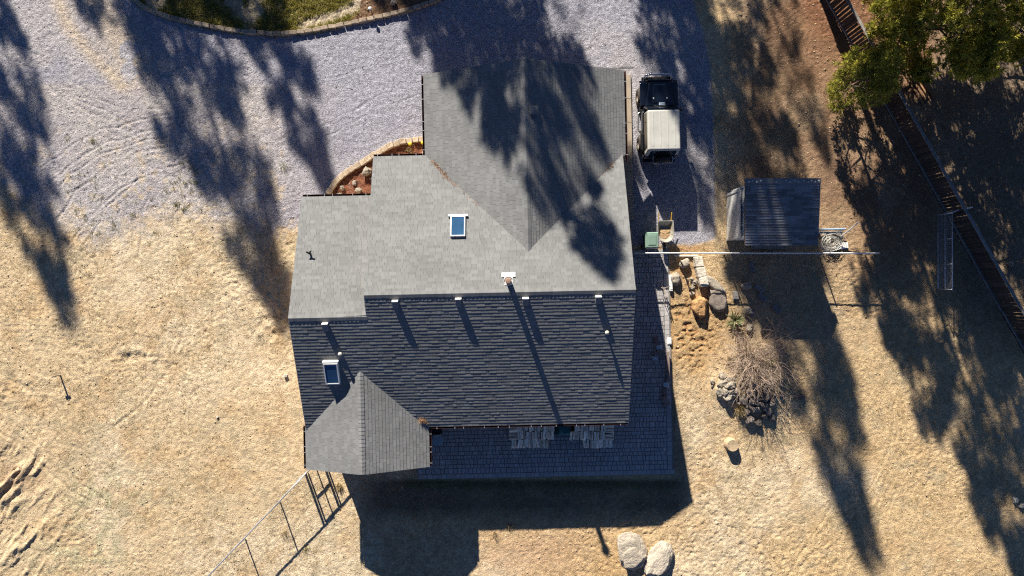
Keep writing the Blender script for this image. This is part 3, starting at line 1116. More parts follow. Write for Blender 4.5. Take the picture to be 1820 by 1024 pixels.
# ------------------------------------------------------------------ the pines
def pine(seed, h, base, rmax, k_cone, dens, n_needle, nlen, nwid, needle_mat, droop=-0.05, trunk_r=None, bare=0.35, zs=1.0):
    """tapering trunk, whorled limbs and tufts of needles; returns (trunk mesh, limb mesh, crown mesh)"""
    rr = random.Random(seed)
    R = np.random.default_rng(seed)
    tr = MB()
    tr_r = trunk_r or 0.012 * h + 0.04
    ax = []
    bx, by = rr.uniform(-0.3, 0.3), rr.uniform(-0.3, 0.3)
    n = 12
    for i in range(n + 1):
        t = i / n
        ax.append(Vector((bx * math.sin(t * 3.0), by * math.sin(t * 2.4), h * t)))
    tr.tube(ax, [tr_r * (1.25 if i == 0 else 1) * (1 - 0.94 * i / n) for i in range(n + 1)], 10)

    def axis(z):
        t = min(max(z / h, 0), 0.999) * n
        i = int(t)
        return ax[i].lerp(ax[i + 1], t - i)
    lb = MB()
    tufts = []
    z = base
    while z < h - 0.12:
        depth = h - z
        rad = min(rmax, k_cone * depth + 0.12)
        low = (z - base) / max(1.0, 0.25 * (h - base))
        if low < 1:
            rad *= 0.72 + 0.28 * low
        m = rr.choice([3, 4, 4, 5]) if rad > 0.8 else 4
        a0 = rr.random() * 6.28
        for j in range(m):
            a = a0 + j * 6.283 / m + rr.uniform(-0.35, 0.35)
            L = rad * rr.choice([rr.uniform(0.55, 0.85), rr.uniform(0.8, 1.05), rr.uniform(0.95, 1.22)])
            dz = rr.uniform(-0.12, 0.22) + droop
            if depth < 2.5:
                dz += 0.35
            if depth > 2.5 and rr.random() < 0.10:
                continue
            p = axis(z + rr.uniform(-0.15, 0.15))
            d = Vector((math.cos(a), math.sin(a), 0))
            side = Vector((-d.y, d.x, 0))
            cv = rr.uniform(-0.22, 0.22)
            pts = []
            for k in range(5):
                s = k / 4
                pts.append(p + d * (L * s) + side * (cv * L * s * s) + Vector((0, 0, dz * L * s + 0.14 * L * s * s)))
            r0 = min(0.018 + 0.016 * L, 0.09)
            lb.tube(pts, [r0 * (1 - 0.85 * k / 4) for k in range(5)], 4)
            nt = max(2, int(L * dens))
            for q in range(nt):
                s = bare + (1 - bare) * math.sqrt((q + rr.random()) / nt)
                s = min(s, 1.0)
                k = min(int(s * 4), 3)
                c = pts[k].lerp(pts[k + 1], s * 4 - k)
                spread = 0.30 * L * (1.1 - s) + 0.16
                off = side * rr.gauss(0, spread * 0.75) + Vector((0, 0, rr.gauss(0.03, 0.10 + 0.03 * L)))
                c2 = c + off
                if rr.random() < 0.35 and off.length > 0.15:
                    lb.tube([c, c.lerp(c2, 0.5) + Vector((0, 0, 0.02)), c2], [0.012, 0.009, 0.006], 3)
                dirv = (d * 0.7 + off * 1.2 + Vector((0, 0, 0.35)) + Vector((rr.gauss(0, .3), rr.gauss(0, .3), rr.gauss(0, .2)))).normalized()
                tufts.append((c2, dirv))
        z += rr.uniform(0.36, 0.66) * zs if depth > 2 else 0.22
    tufts.append((Vector(ax[-1]), Vector((0, 0, 1))))
    T = np.array([list(c) for c, d in tufts])
    D = np.array([list(d) for c, d in tufts])
    nt = len(T)
    k = n_needle
    tone = np.clip(0.5 + 0.28 * R.standard_normal(nt), 0, 1)
    c = np.repeat(T, k, 0)
    dv = np.repeat(D, k, 0) * 0.75 + R.standard_normal((nt * k, 3)) * 0.62
    dv /= np.linalg.norm(dv, axis=1, keepdims=True)
    rnd = R.standard_normal((nt * k, 3))
    sd = np.cross(dv, rnd)
    sd /= np.linalg.norm(sd, axis=1, keepdims=True) + 1e-6
    ln = nlen * R.uniform(0.65, 1.2, (nt * k, 1))
    st = c + dv * ln * 0.1
    mid = c + dv * ln * 0.6
    end = c + dv * ln
    wv = sd * nwid * 0.5
    vv = np.stack([st, mid + wv, end, mid - wv], 1).reshape(-1, 3).astype(np.float32)
    nq = nt * k
    me = bpy.data.meshes.new('crown')
    me.vertices.add(nq * 4)
    me.vertices.foreach_set('co', vv.ravel())
    me.loops.add(nq * 4)
    me.loops.foreach_set('vertex_index', np.arange(nq * 4, dtype=np.int32))
    me.polygons.add(nq)
    me.polygons.foreach_set('loop_start', np.arange(0, nq * 4, 4, dtype=np.int32))
    at = me.attributes.new('shade', 'FLOAT', 'FACE')
    sh = np.clip(np.repeat(tone, k) + 0.12 * R.standard_normal(nq), 0, 1)
    at.data.foreach_set('value', sh.astype(np.float32))
    me.materials.append(needle_mat)
    me.update(calc_edges=True)
    return tr.mesh('trunk', M['bark'], True), lb.mesh('limbs', M['limb'], True), me


def plant_pine(meshes, loc, rz, scale, label, group=None):
    r = empty('pine_tree', loc, rz)
    r.scale = (scale, scale, scale)
    t = link('trunk', meshes[0], r)
    tag(link('limbs', meshes[1], t), kind='stuff')
    link('crown', meshes[2], r)
    tag(r, label, 'tree', group)
    return r


FAR = [pine(21 + i, 18.0, b, r, kc, [15.5, 13.5, 16.5, 5.5, 13.5, 21.0][i], 12, 0.34, 0.062, M['needle_far']) for i, (b, r, kc) in enumerate([(3.0, 3.0, 0.40), (2.5, 3.2, 0.44), (4.0, 2.5, 0.34), (6.0, 2.3, 0.30), (4.5, 2.0, 0.26), (7.6, 3.2, 0.44)])]


def shadow_pine(u, v, z, h, var, rz, label, sun_z=0.0):
    """pine whose top throws its shadow on the point seen at (u, v), z high"""
    p = P(u, v, z)
    d = (h - z) * COT
    loc = Vector((p.x - SX * d, p.y - SY * d, -0.05))
    return plant_pine(FAR[var], loc, rz, h / 18.0, label, 'pines beyond the top edge of the photo')


TREES = [
    (125, 578, 0.0, 20, 2, 0.4, 'pine beyond the top edge throwing the leftmost pointed shadow'),
    (513, 574, 0.0, 21, 0, 1.9, 'pine throwing the long shadow whose tip touches the west wing'),
    (590, 345, 0.0, 17, 2, 3.3, 'pine throwing the shorter shadow west of the garage'),
    (1092, 492, 4.9, 20, 0, 0.9, 'pine throwing its pointed shadow on the north roof slope'),
    (918, 300, 3.7, 18, 2, 2.2, 'pine shading the front edge of the garage roof'),
    (1010, 150, 4.2, 22, 3, 5.2, 'tall thin pine shading the driveway north of the garage'),
    (1285, 235, 0.0, 19, 3, 4.4, 'thin pine shading the driveway beside the parked jeep'),
    (1478, 290, 0.0, 16, 3, 2.6, 'thin pine dappling the dirt north of the shed'),
    (1547, 1002, 0.0, 22, 4, 3.9, 'pine whose shadow crosses the shed and points to the lower edge'),
    (1526, 797, 0.0, 19, 4, 5.6, 'pine throwing the short pointed shadow below the shed'),
]
for u, v, z, h, var, rz, lab in TREES:
    shadow_pine(u, v, z, h, var, rz, lab)

near = pine(77, 12.0, 1.2, 3.7, 0.43, 30.0, 22, 0.21, 0.038, M['needle'], droop=0.0, trunk_r=0.17, bare=0.25, zs=0.7)
plant_pine(near, Vector((18.5, 11.7, gz(18.5, 11.7) - 0.1)), 0.5, 1.0, 'big pine with yellow green needles overhanging the plank fence')
young = pine(79, 4.8, 0.8, 1.75, 0.50, 26.0, 20, 0.20, 0.028, M['needle'], droop=0.0, trunk_r=0.09, bare=0.25)
plant_pine(young, Vector((15.1, 9.2, gz(15.1, 9.2) - 0.1)), 2.0, 1.0, 'young dark green pine standing before the plank fence')
near2 = pine(78, 9.5, 1.5, 3.8, 0.50, 18.0, 20, 0.22, 0.034, M['needle'], droop=0.0, trunk_r=0.18, bare=0.25, zs=0.8)
plant_pine(near2, Vector((23.0, 12.4, -0.05)), 1.1, 1.0, 'pine in the upper right corner, only its near boughs in view')
plant_pine(FAR[5], Vector((12.5, 18.9, -0.05)), 1.5, 0.98, 'pine just beyond the top edge shading the young pine and plank fence', 'pines beyond the top edge of the photo')

# ------------------------------------------------------------------ stone edgings
def edging(px, step, size, label, seed, lift=0.0, mat=None):
    rr = random.Random(seed)
    pts = [P(u, v) for u, v in px]
    root = empty('stone_edging', G(*px[len(px) // 2]))
    tag(root, label, 'edging')
    o0 = Vector(root.location)
    meshes = []
    for k in range(5):
        mb = MB()
        L, w, h = size
        L *= rr.uniform(0.97, 1.03)
        j = lambda: rr.uniform(-0.018, 0.018)
        mb.hexa([(-L / 2 + j(), -w / 2 + j(), -0.08), (L / 2 + j(), -w / 2 + j(), -0.08), (L / 2 + j(), w / 2 + j(), -0.08), (-L / 2 + j(), w / 2 + j(), -0.08),
                 (-L / 2 + j(), -w / 2 + j(), h + j()), (L / 2 + j(), -w / 2 + j(), h + j()), (L / 2 + j(), w / 2 + j(), h + j()), (-L / 2 + j(), w / 2 + j(), h + j())])
        meshes.append(mb.mesh('stone', mat or M['edging'], bevel=0.022, segs=2))
    carry = 0.0
    for a, b in zip(pts[:-1], pts[1:]):
        d = b - a
        L = d.length
        t = carry
        while t < L:
            c = a + d * (t / L)
            o = link('stone', rr.choice(meshes), root)
            o.location = Vector((c.x, c.y, gz(c.x, c.y) + rr.uniform(-0.015, 0.02) + lift)) - o0
            o.rotation_euler = (rr.uniform(-.04, .04), rr.uniform(-.04, .04), math.atan2(d.y, d.x) + rr.uniform(-0.07, 0.07))
            t += step
        carry = t - L
    return root


edging(EDGE_TOP, 0.37, (0.355, 0.19, 0.13), 'curved row of tan blocks between lawn and gravel', 3, mat=M['edging_old'])
edging([(577, 362), (582, 350), (588, 338), (597, 325), (610, 312), (627, 300), (648, 288), (668, 275), (690, 262), (715, 253), (740, 249), (762, 248)], 0.30, (0.285, 0.24, 0.17), 'curved row of pale tan blocks around the red mulch bed', 4)


# ------------------------------------------------------------------ rocks
def rock_mesh(seed, mat, sub=3, flat=0.0, cuts=6, rough=0.13, dr=(0.68, 0.92)):
    rr = random.Random(seed)
    bm = bmesh.new()
    bmesh.ops.create_icosphere(bm, subdivisions=sub, radius=1.0)
    planes = []
    for _ in range(cuts):
        n = Vector((rr.gauss(0, 1), rr.gauss(0, 1), rr.gauss(0, 0.8))).normalized()
        planes.append((n, rr.uniform(*dr)))
    if flat > 0:
        planes.append((Vector((rr.uniform(-.12, .12), rr.uniform(-.12, .12), 1)).normalized(), 1 - flat))
    off = Vector((rr.random() * 50, rr.random() * 50, rr.random() * 50))
    from mathutils import noise
    for v in bm.verts:
        c = v.co.copy()
        for n, d in planes:
            k = c.dot(n)
            if k > d:
                c -= n * (k - d) * 0.92
        nz = noise.fractal(c * 1.7 + off, 0.8, 2.0, 5)
        c *= 1 + rough * nz
        v.co = c
    me = bpy.data.meshes.new('rock')
    bm.to_mesh(me)
    bm.free()
    me.materials.append(mat)
    me.polygons.foreach_set('use_smooth', [sub >= 4] * len(me.polygons))
    return me


def rock(name, u, v, size, seed, mat, label, group=None, rz=0.0, sink=0.3, flat=0.25, sub=3, cat='rock', z=None, mesh=None):
    me = mesh or rock_mesh(seed, mat, sub, flat)
    p = G(u, v)
    if z is not None:
        p.z = z
    o = link(name, me)
    o.scale = (size[0] / 2, size[1] / 2, size[2])
    o.location = (p.x, p.y, p.z + size[2] * (1 - 2 * sink) * 0.5)
    o.rotation_euler = (0, 0, rz)
    return tag(o, label, cat, group)


rock('boulder', 1123, 978, (1.50, 1.75, 0.22), 5, M['rock_pale'], 'big pale boulder with a flat slab top at the lower edge', rz=0.3, flat=0.3, sub=5, sink=0.25)
rock('boulder', 1125, 990, (1.30, 1.10, 0.30), 12, M['rock_pale'], 'round flat slab lying on the pale boulder', rz=0.5, flat=0.4, sub=5, sink=0.0)
rock('boulder', 1169, 996, (1.12, 1.95, 0.36), 9, M['rock_pale'], 'long tilted tan boulder beside the big pale one', rz=-0.42, flat=0.35, sub=5, sink=0.25)
rock('boulder', 1243, 545, (0.78, 1.02, 0.42), 15, M['rock_orange'], 'orange boulder at the edge of the dug soil', rz=0.05, flat=0.35, sub=5, sink=0.22)
rock('boulder', 1274, 534, (0.85, 1.15, 0.30), 31, M['rock_grey'], 'dark grey boulder behind the orange one', rz=0.4, flat=0.3, sub=4, sink=0.3)
rock('boulder', 1270, 507, (1.25, 0.50, 0.30), 19, M['rock_pale'], 'long pale slab sloping behind the standing stones', rz=-0.75, flat=0.3, sub=4)
rock('boulder', 1200, 496, (0.55, 0.62, 0.30), 20, M['rock_pale'], 'rough pale rock at the corner of the patio', rz=0.3, flat=0.2, sub=4)
rock('boulder', 1216, 468, (0.52, 0.46, 0.28), 23, M['rock_pale'], 'tan rock just south of the wire fence', rz=0.8, flat=0.25, sub=4)
for k, (u, v, h, lab) in enumerate([(1239, 466, 0.42, 'white cut stone nearest the wire fence'), (1243, 484, 0.42, 'middle white cut stone in the row of three'), (1247, 501, 0.46, 'last white cut stone, next to the grey boulder')]):
    rr = random.Random(60 + k)
    mb = MB()
    j = lambda: rr.uniform(-0.03, 0.03)
    w, d = 0.20, 0.225
    mb.hexa([(-w + j(), -d + j(), -0.1), (w + j(), -d + j(), -0.1), (w + j(), d + j(), -0.1), (-w + j(), d + j(), -0.1),
             (-w + j(), -d + j(), h + j()), (w + j(), -d + j(), h + j()), (w + j(), d + j(), h + j()), (-w + j(), d + j(), h + j())])
    o = mb.build('cut_stone', M['white_stone'] if 'white_stone' in M else M['edging'], bevel=0.035, segs=3, loc=G(u, v), rz=0.12 + 0.05 * k)
    tag(o, lab, 'stone', 'cut stones in a row')

small_rocks = [rock_mesh(200 + i, M['rock_pale'], 3, 0.2, 13, 0.22, (0.5, 0.86)) for i in range(6)]
small_grey = [rock_mesh(220 + i, M['rock_grey'], 3, 0.2, 13, 0.22, (0.5, 0.86)) for i in range(6)]
white_rocks = [rock_mesh(240 + i, M['white_stone'], 3, 0.2, 9, 0.18, (0.6, 0.9)) for i in range(2)]
rr = random.Random(41)
for k in range(44):
    u, v = 1286 + rr.gauss(0, 10), 690 + rr.gauss(0, 15)
    s = rr.choice([rr.uniform(0.10, 0.22), rr.uniform(0.18, 0.36), rr.uniform(0.3, 0.5)])
    rock('rubble_rock', u, v, (s, s * rr.uniform(.7, 1.1), s * 0.42), 0, None, 'pale rubble rock in the heap west of the dry shrub', 'pale rubble beside the dry shrub', rz=rr.random() * 6, mesh=rr.choice(small_rocks), sink=0.1)
for k in range(60):
    u, v = 1350 + rr.gauss(0, 23), 712 + rr.gauss(0, 18)
    s = rr.uniform(0.16, 0.5)
    rock('rubble_rock', u, v, (s, s * rr.uniform(.7, 1.1), s * 0.4), 0, None, 'grey rubble rock in the heap south-east of the dry shrub', 'grey rubble beside the dry shrub', rz=rr.random() * 6, mesh=rr.choice(small_grey), sink=0.1)
for k in range(12):
    u, v = 1233 + rr.gauss(0, 6), 503 + rr.gauss(0, 9)
    s = rr.uniform(0.14, 0.32)
    rock('rubble_rock', u, v, (s, s * rr.uniform(.7, 1.1), s * 0.45), 0, None, 'small pale rock at the foot of the white cut stones', 'small rocks at the cut stones', rz=rr.random() * 6, mesh=rr.choice(small_rocks), sink=0.1)
for u, v, s, lab in [(631, 326, 0.30, 'upper pale rock in the red mulch bed'), (609, 335, 0.28, 'left pale rock in the red mulch bed'), (638, 340, 0.40, 'lower pale rock in the red mulch bed'), (652, 306, 0.55, 'flat tan rock at the eave of the red mulch bed'), (603, 350, 0.4, 'tan rock by the gutter of the west wing'),
                     (752, 273, 0.16, 'small white rock by the garage gutter'), (700, 7, 0.36, 'pale rock in the brown mulch bed'), (508, 668, 0.22, 'white stone on the bare sand west of the house'), (387, 741, 0.14, 'tiny white stone on the sand west of the house'),
                     (1331, 583, 0.42, 'tan rock between yucca and dry shrub'), (1328, 553, 0.5, 'rock behind the yucca'), (1325, 507, 0.55, 'tan half-buried rock north of the yucca'), (1772, 773, 0.26, 'grey stone in the eastern shade'),
                     (1803, 888, 0.34, 'upper white stone at the right edge'), (1814, 898, 0.30, 'lower white stone at the right edge'), (1794, 470, 0.35, 'pale stone at the foot of the plank fence'), (660, 318, 0.2, 'small rock under the eave of the mulch bed')]:
    rock('rock', u, v, (s, s * 0.85, s * 0.42), 0, None, lab, rz=u * 0.7, mesh=(white_rocks if 'white' in lab else small_rocks)[int(u) % 2], sink=0.12)

# loose paving blocks lying in the shade south of the shed
blk = MB()
blk.box((0, 0, 0.06), (0.26, 0.46, 0.12))
blk_me = blk.mesh('paving_block', M['greyrail'], bevel=0.015, segs=1)
for u, v, rz, lab in [(1307, 526, 0.1, 'grey block standing alone west of the long shadow'), (1335, 475, 0.3, 'grey block nearest the wire fence'), (1349, 513, 0.9, 'upper of the two parallel grey blocks in the shade'), (1354, 529, 0.8, 'lower of the two parallel grey blocks in the shade'), (1379, 550, 0.7, 'grey block farthest east in the shade'), (1331, 556, 1.1, 'grey block lying beside the yucca')]:
    tag(link('paving_block', blk_me, None, G(u, v), rz), lab, 'block', 'loose paving blocks')


# ------------------------------------------------------------------ small plants and ground cover
def blades(name, pts, length, width, per, mat, seed, spread=0.5, base_r=0.04, kind='stuff', label=None, cat=None, parent=None, up=1.0):
    R = np.random.default_rng(seed)
    pts = np.asarray(pts, float)
    n = len(pts) * per
    c = np.repeat(pts, per, 0) + np.concatenate([R.normal(0, base_r, (n, 2)), np.zeros((n, 1))], 1)
    a = R.uniform(0, 6.283, n)
    lean = np.abs(R.normal(0, spread, n))
    ln = length * R.uniform(0.5, 1.25, n)
    d = np.stack([np.cos(a) * np.sin(lean), np.sin(a) * np.sin(lean), np.cos(lean) * up], 1)
    s = np.stack([-np.sin(a), np.cos(a), np.zeros(n)], 1)
    tw = R.uniform(-0.6, 0.6, (n, 1))
    s = s + np.stack([np.cos(a), np.sin(a), np.zeros(n)], 1) * tw
    w = width * R.uniform(0.6, 1.3, (n, 1)) * 0.5
    tip = c + d * ln[:, None]
    vv = np.stack([c - s * w, c + s * w, tip], 1).reshape(-1, 3).astype(np.float32)
    me = bpy.data.meshes.new(name)
    me.vertices.add(n * 3)
    me.vertices.foreach_set('co', vv.ravel())
    me.loops.add(n * 3)
    me.loops.foreach_set('vertex_index', np.arange(n * 3, dtype=np.int32))
    me.polygons.add(n)
    me.polygons.foreach_set('loop_start', np.arange(0, n * 3, 3, dtype=np.int32))
    at = me.attributes.new('shade', 'FLOAT', 'FACE')
    at.data.foreach_set('value', np.clip(np.repeat(R.uniform(0, 1, len(pts)), per) * 0.7 + R.uniform(0, 0.3, n), 0, 1).astype(np.float32))
    me.materials.append(mat)
    me.update(calc_edges=True)
    o = link(name, me, parent)
    return tag(o, label, cat, kind=kind)


def scatter(n, u0, u1, v0, v1, test, seed):
    R = np.random.default_rng(seed)
    u = R.uniform(u0, u1, n)
    v = R.uniform(v0, v1, n)
    x = (u - 910) * H / F
    y = -(v - 512) * H / F
    m = test(u, v, x, y)
    x, y = x[m], y[m]
    i = np.clip(np.searchsorted(gx, x), 0, nx - 1)
    j = np.clip(np.searchsorted(gy, y), 0, ny - 1)
    return np.stack([x, y, Z[j, i] - 0.005], 1)


def pebbles(name, pts, s0, s1, mat, seed, label):
    R = np.random.default_rng(seed)
    n = len(pts)
    oc = np.array([(1, 0, 0), (0, 1, 0), (-1, 0, 0), (0, -1, 0), (0, 0, 0.8), (0, 0, -0.6)], float)
    v = oc[None] * R.uniform(0.6, 1.25, (n, 6, 1)) + R.normal(0, 0.12, (n, 6, 3))
    a = R.uniform(0, 6.283, n)
    c_, s_ = np.cos(a)[:, None], np.sin(a)[:, None]
    sz = (s0 + (s1 - s0) * R.random(n) ** 2.2)[:, None]
    x = (v[..., 0] * c_ - v[..., 1] * s_) * sz
    y = (v[..., 0] * s_ + v[..., 1] * c_) * sz * 0.85
    z = v[..., 2] * sz * 0.75
    vv = (np.stack([x, y, z], -1) + pts[:, None, :]).reshape(-1, 3).astype(np.float32)
    tri = np.array([(0, 1, 4), (1, 2, 4), (2, 3, 4), (3, 0, 4), (1, 0, 5), (2, 1, 5), (3, 2, 5), (0, 3, 5)])
    idx_ = (tri[None] + 6 * np.arange(n)[:, None, None]).reshape(-1)
    nf = n * 8
    me = bpy.data.meshes.new(name)
    me.vertices.add(n * 6)
    me.vertices.foreach_set('co', vv.ravel())
    me.loops.add(nf * 3)
    me.loops.foreach_set('vertex_index', idx_.astype(np.int32))
    me.polygons.add(nf)
    me.polygons.foreach_set('loop_start', np.arange(0, nf * 3, 3, dtype=np.int32))
    at = me.attributes.new('shade', 'FLOAT', 'FACE')
    at.data.foreach_set('value', np.repeat(R.random(n), 8).astype(np.float32))
    me.materials.append(mat)
    me.update(calc_edges=True)
    return tag(link(name, me), label, kind='stuff')


free = lambda u, v: ~((u > 508) & (u < 1200) & (v > 100) & (v < 858))
pebbles('clods', scatter(24000, -20, 1840, -10, 1040, lambda u, v, x, y: ~in_poly(x, y, gp) & ~in_poly(x, y, lawn_poly) & free(u, v) & (fbm(x * 0.6, y * 0.6, 611, 3) > 0.40), 81), 0.018, 0.065, M['clod'], 82, 'small clods and pebbles strewn over the sand')
pebbles('pebbles', scatter(13000, -20, 1290, -10, 440, lambda u, v, x, y: in_poly(x, y, gp) & ~((u > 650) & (u < 1120) & (v > 110)), 83), 0.018, 0.045, M['pebble'], 84, 'loose grey stones on the gravel')
lp = np.array(lawn_poly)
lawn_pts = scatter(9000, 230, 665, -60, 70, lambda u, v, x, y: in_poly(x, y + 0.12, lawn_poly) & (fbm(x * 0.9, y * 0.9, 502, 4) < 0.66) & (dist_line(x, y, [tuple(P(a, b).xy) for a, b in [(540, 44), (590, 30), (630, 12), (648, -10)]]) > 0.2), 61)
blades('grass', lawn_pts, 0.11, 0.022, 7, M['grass'], 62, 0.55, 0.05, label='tufted green and yellow lawn grass along the top edge')
sand_pts = scatter(42000, -20, 1840, -10, 1040, lambda u, v, x, y: (~in_poly(x, y, gp)) & ~((u > 505) & (u < 1196) & (v > 100) & (v < 858)) & (v > 150) & (fbm(x * 0.5, y * 0.5, 601, 3) + 0.25 * fbm(x * 2, y * 2, 602, 2) > 0.57), 63)
blades('dry_grass', sand_pts, 0.08, 0.016, 5, M['straw'], 64, 0.8, 0.05, label='short dry straw scattered over the sand')
gpts = [(120, 247), (123, 251), (145, 250), (160, 247), (166, 250), (170, 252), (178, 266), (208, 212), (230, 222), (123, 243)]
R_ = random.Random(8)
for _ in range(60):
    gpts.append((R_.uniform(120, 350), R_.uniform(300, 420)))
for _ in range(30):
    gpts.append((R_.uniform(290, 360), R_.uniform(280, 370)))
wp = []
for u, v in gpts:
    p = G(u, v)
    for _ in range(R_.choice([1, 2, 3])):
        wp.append((p.x + R_.gauss(0, .06), p.y + R_.gauss(0, .06), p.z - 0.01))
blades('dry_weeds', wp, 0.10, 0.02, 10, M['weed'], 66, 0.7, 0.05, label='yellow green weeds growing through the gravel')
for k, (u, v, m, L, n, lab) in enumerate([(505, 297, 'weed', 0.16, 40, 'single bright green weed on the gravel near the mulch bed'), (505, 947, 'straw', 0.20, 70, 'pale dry tuft inside the wire fence corner'), (545, 976, 'weed', 0.15, 50, 'small green tuft inside the wire fence corner'),
                                       (905, 936, 'straw', 0.2, 70, 'straw tuft at the edge of the house shadow'), (880, 950, 'straw', 0.2, 60, 'straw tuft south of the house shadow'), (1312, 727, 'straw', 0.42, 260, 'tall yellow straw tuft in front of the dry shrub'), (1296, 640, 'straw', 0.35, 160, 'yellow straw tuft west of the dry shrub'),
                                       (1366, 645, 'weed', 0.25, 120, 'green weed clump east of the dry shrub'), (727, 267, 'straw', 0.25, 80, 'rusty dry plant in the mulch bed'), (603, 866, 'straw', 0.22, 150, 'pale dry bush by the fence gate')]):
    p = G(u, v)
    o = blades('grass_tuft', [(0, 0, 0)], L, 0.02, n, M[m], 700 + k, 0.7, 0.09, kind='thing', label=lab, cat='plant')
    o.location = p

# yucca
yp = G(1303, 568)
yr = empty('yucca', yp)
tag(yr, 'spiky green yucca beside the boulders', 'plant')
rr = random.Random(12)
lf = MB()
lf.add([(-0.02, 0, 0), (0.02, 0, 0), (0.026, 0.18, 0.02), (-0.026, 0.18, 0.02), (0.018, 0.38, 0.0), (-0.018, 0.38, 0.0), (0, 0.55, -0.05)],
       [(0, 1, 2, 3), (3, 2, 4, 5), (5, 4, 6)])
leaf_me = []
for k in range(4):
    me = lf.mesh('leaf', M['yucca'])
    me.attributes['shade'].data.foreach_set('value', [0.15 + 0.25 * k] * 3)
    leaf_me.append(me)
for k in range(110):
    o = link('leaf', rr.choice(leaf_me), yr)
    o.location = (rr.gauss(0, 0.03), rr.gauss(0, 0.03), 0.10 + rr.random() * 0.10)
    o.rotation_euler = Matrix.Rotation(rr.random() * 6.283, 3, 'Z').to_euler()
    m = Matrix.Rotation(rr.random() * 6.283, 3, 'Z') @ Matrix.Rotation(rr.uniform(0.05, 1.35), 3, 'X')
    o.rotation_euler = m.to_euler()
    s = rr.uniform(0.7, 1.15)
    o.scale = (s, s, s)
st = MB()
st.cyl((0, 0, -0.05), (0, 0, 0.2), 0.07, 0.05, 8)
st.build('stem', M['bark'], yr)

# dry shrub
dp = G(1330, 640)
dr = empty('dry_shrub', dp)
tag(dr, 'large leafless grey brown shrub spreading over the rubble', 'shrub')
tw = MB()
rr = random.Random(33)


def twig(p, d, L, r, depth, c):
    q = p
    pts = [p]
    dd = d.copy()
    for k in range(3):
        dd = (dd + Vector((rr.gauss(0, .16), rr.gauss(0, .16), rr.gauss(0, .12) - 0.06))).normalized()
        q = q + dd * (L / 3)
        pts.append(q)
    tw.tube(pts, [r, r * 0.8, r * 0.6, r * 0.4], 3, c)
    if depth > 0:
        for k in range(4):
            i = rr.choice([1, 2, 3])
            nd = (dd + Vector((rr.gauss(0, .55), rr.gauss(0, .55), rr.gauss(0.1, .35)))).normalized()
            twig(pts[i], nd, L * rr.uniform(0.4, 0.7), r * 0.6, depth - 1, c)


for k in range(190):
    a = rr.uniform(0, 6.283)
    el = rr.uniform(0.25, 1.35)
    d = Vector((math.cos(a) * math.cos(el), math.sin(a) * math.cos(el), math.sin(el)))
    twig(Vector((rr.gauss(0, .16), rr.gauss(0, .16), 0)), d, rr.uniform(0.8, 1.6), 0.013, 2 if k % 2 else 1, rr.random())
tw.build('twigs', M['twig'], dr)

# fallen needles gathered in the roof valleys
np_pts = []
R_ = random.Random(19)
for (u0, v0), (u1, v1), zf, n, sp in [((768, 284), (800, 322), zN, 60, 1.8), ((800, 322), (850, 365), zN, 14, 1.2), ((1066, 308), (1088, 290), zN, 45, 2.5), ((747, 744), (759, 752), zS, 40, 1.5)]:
    for k in range(n):
        t = R_.random()
        q = on_plane(u0 + (u1 - u0) * t + R_.gauss(0, sp), v0 + (v1 - v0) * t + R_.gauss(0, sp), 3.2, zf)
        c, s = math.cos(TH), math.sin(TH)
        np_pts.append((q.x * c - q.y * s, q.x * s + q.y * c, q.z + 0.015 + 0.02 * R_.random()))
blades('fallen_needles', np_pts, 0.11, 0.014, 6, M['litter'], 71, 1.3, 0.04, label='orange pine needles gathered in the roof valleys')

# ------------------------------------------------------------------ the parked jeep
jeep = empty('parked_jeep', (6.68, 7.68, 0.0), TH)
tag(jeep, 'dark two door off-road vehicle with a khaki hard top', 'car')


def part(name, mat, parent, fn, bevel=0.0, segs=2, smooth=False):
    mb = MB()
    fn(mb)
    return mb.build(name, mat, parent, smooth=smooth, bevel=bevel, segs=segs)


def tap(mb, x0, x1, y0, y1, z0, X0, X1, Y0, Y1, z1):
    mb.hexa([(x0, y0, z0), (x1, y0, z0), (x1, y1, z0), (x0, y1, z0), (X0, Y0, z1), (X1, Y0, z1), (X1, Y1, z1), (X0, Y1, z1)])


body = part('body', M['navy'], jeep, lambda m: tap(m, -.74, .74, -1.72, 0.52, .50, -.75, .75, -1.74, 0.50, 1.09), 0.04)
hood = part('hood', M['navy'], jeep, lambda m: m.hexa([(-.68, .50, .70), (.68, .50, .70), (.55, 1.66, .70), (-.55, 1.66, .70), (-.66, .50, 1.13), (.66, .50, 1.13), (.46, 1.64, 1.05), (-.46, 1.64, 1.05)]), 0.055, 3)
part('hood_bulge', M['navy'], hood, lambda m: m.hexa([(-.36, .62, 1.10), (.36, .62, 1.10), (.28, 1.55, 1.03), (-.28, 1.55, 1.03), (-.32, .66, 1.15), (.32, .66, 1.15), (.25, 1.48, 1.085), (-.25, 1.48, 1.085)]), 0.02, 2)
for x in (-.30, .30):
    part('latch', M['white'], hood, lambda m: m.box((x, .86, 1.135), (.045, .07, .03)))
part('cowl_vent', M['sticker'], hood, lambda m: [m.box((.08, .60 + 0.0, 1.137), (.27, .12, .014))], 0.003, 1)
part('cowl_slots', M['black'], hood, lambda m: [m.box((.08 + dx, .60, 1.147), (.018, .085, .008)) for dx in (-.09, -.05, -.01, .03, .07, .11)])
gr = part('grille', M['navy'], jeep, lambda m: m.box((0, 1.69, .86), (1.06, .06, .40)), 0.02)
for k in range(7):
    part('slot', M['black'], gr, lambda m: m.box((-.24 + .08 * k, 1.723, .86), (.045, .01, .27)))
for x in (-.40, .40):
    part('headlight', M['white'], jeep, lambda m: m.cyl((x, 1.71, .90), (x, 1.745, .90), .09, n=16))
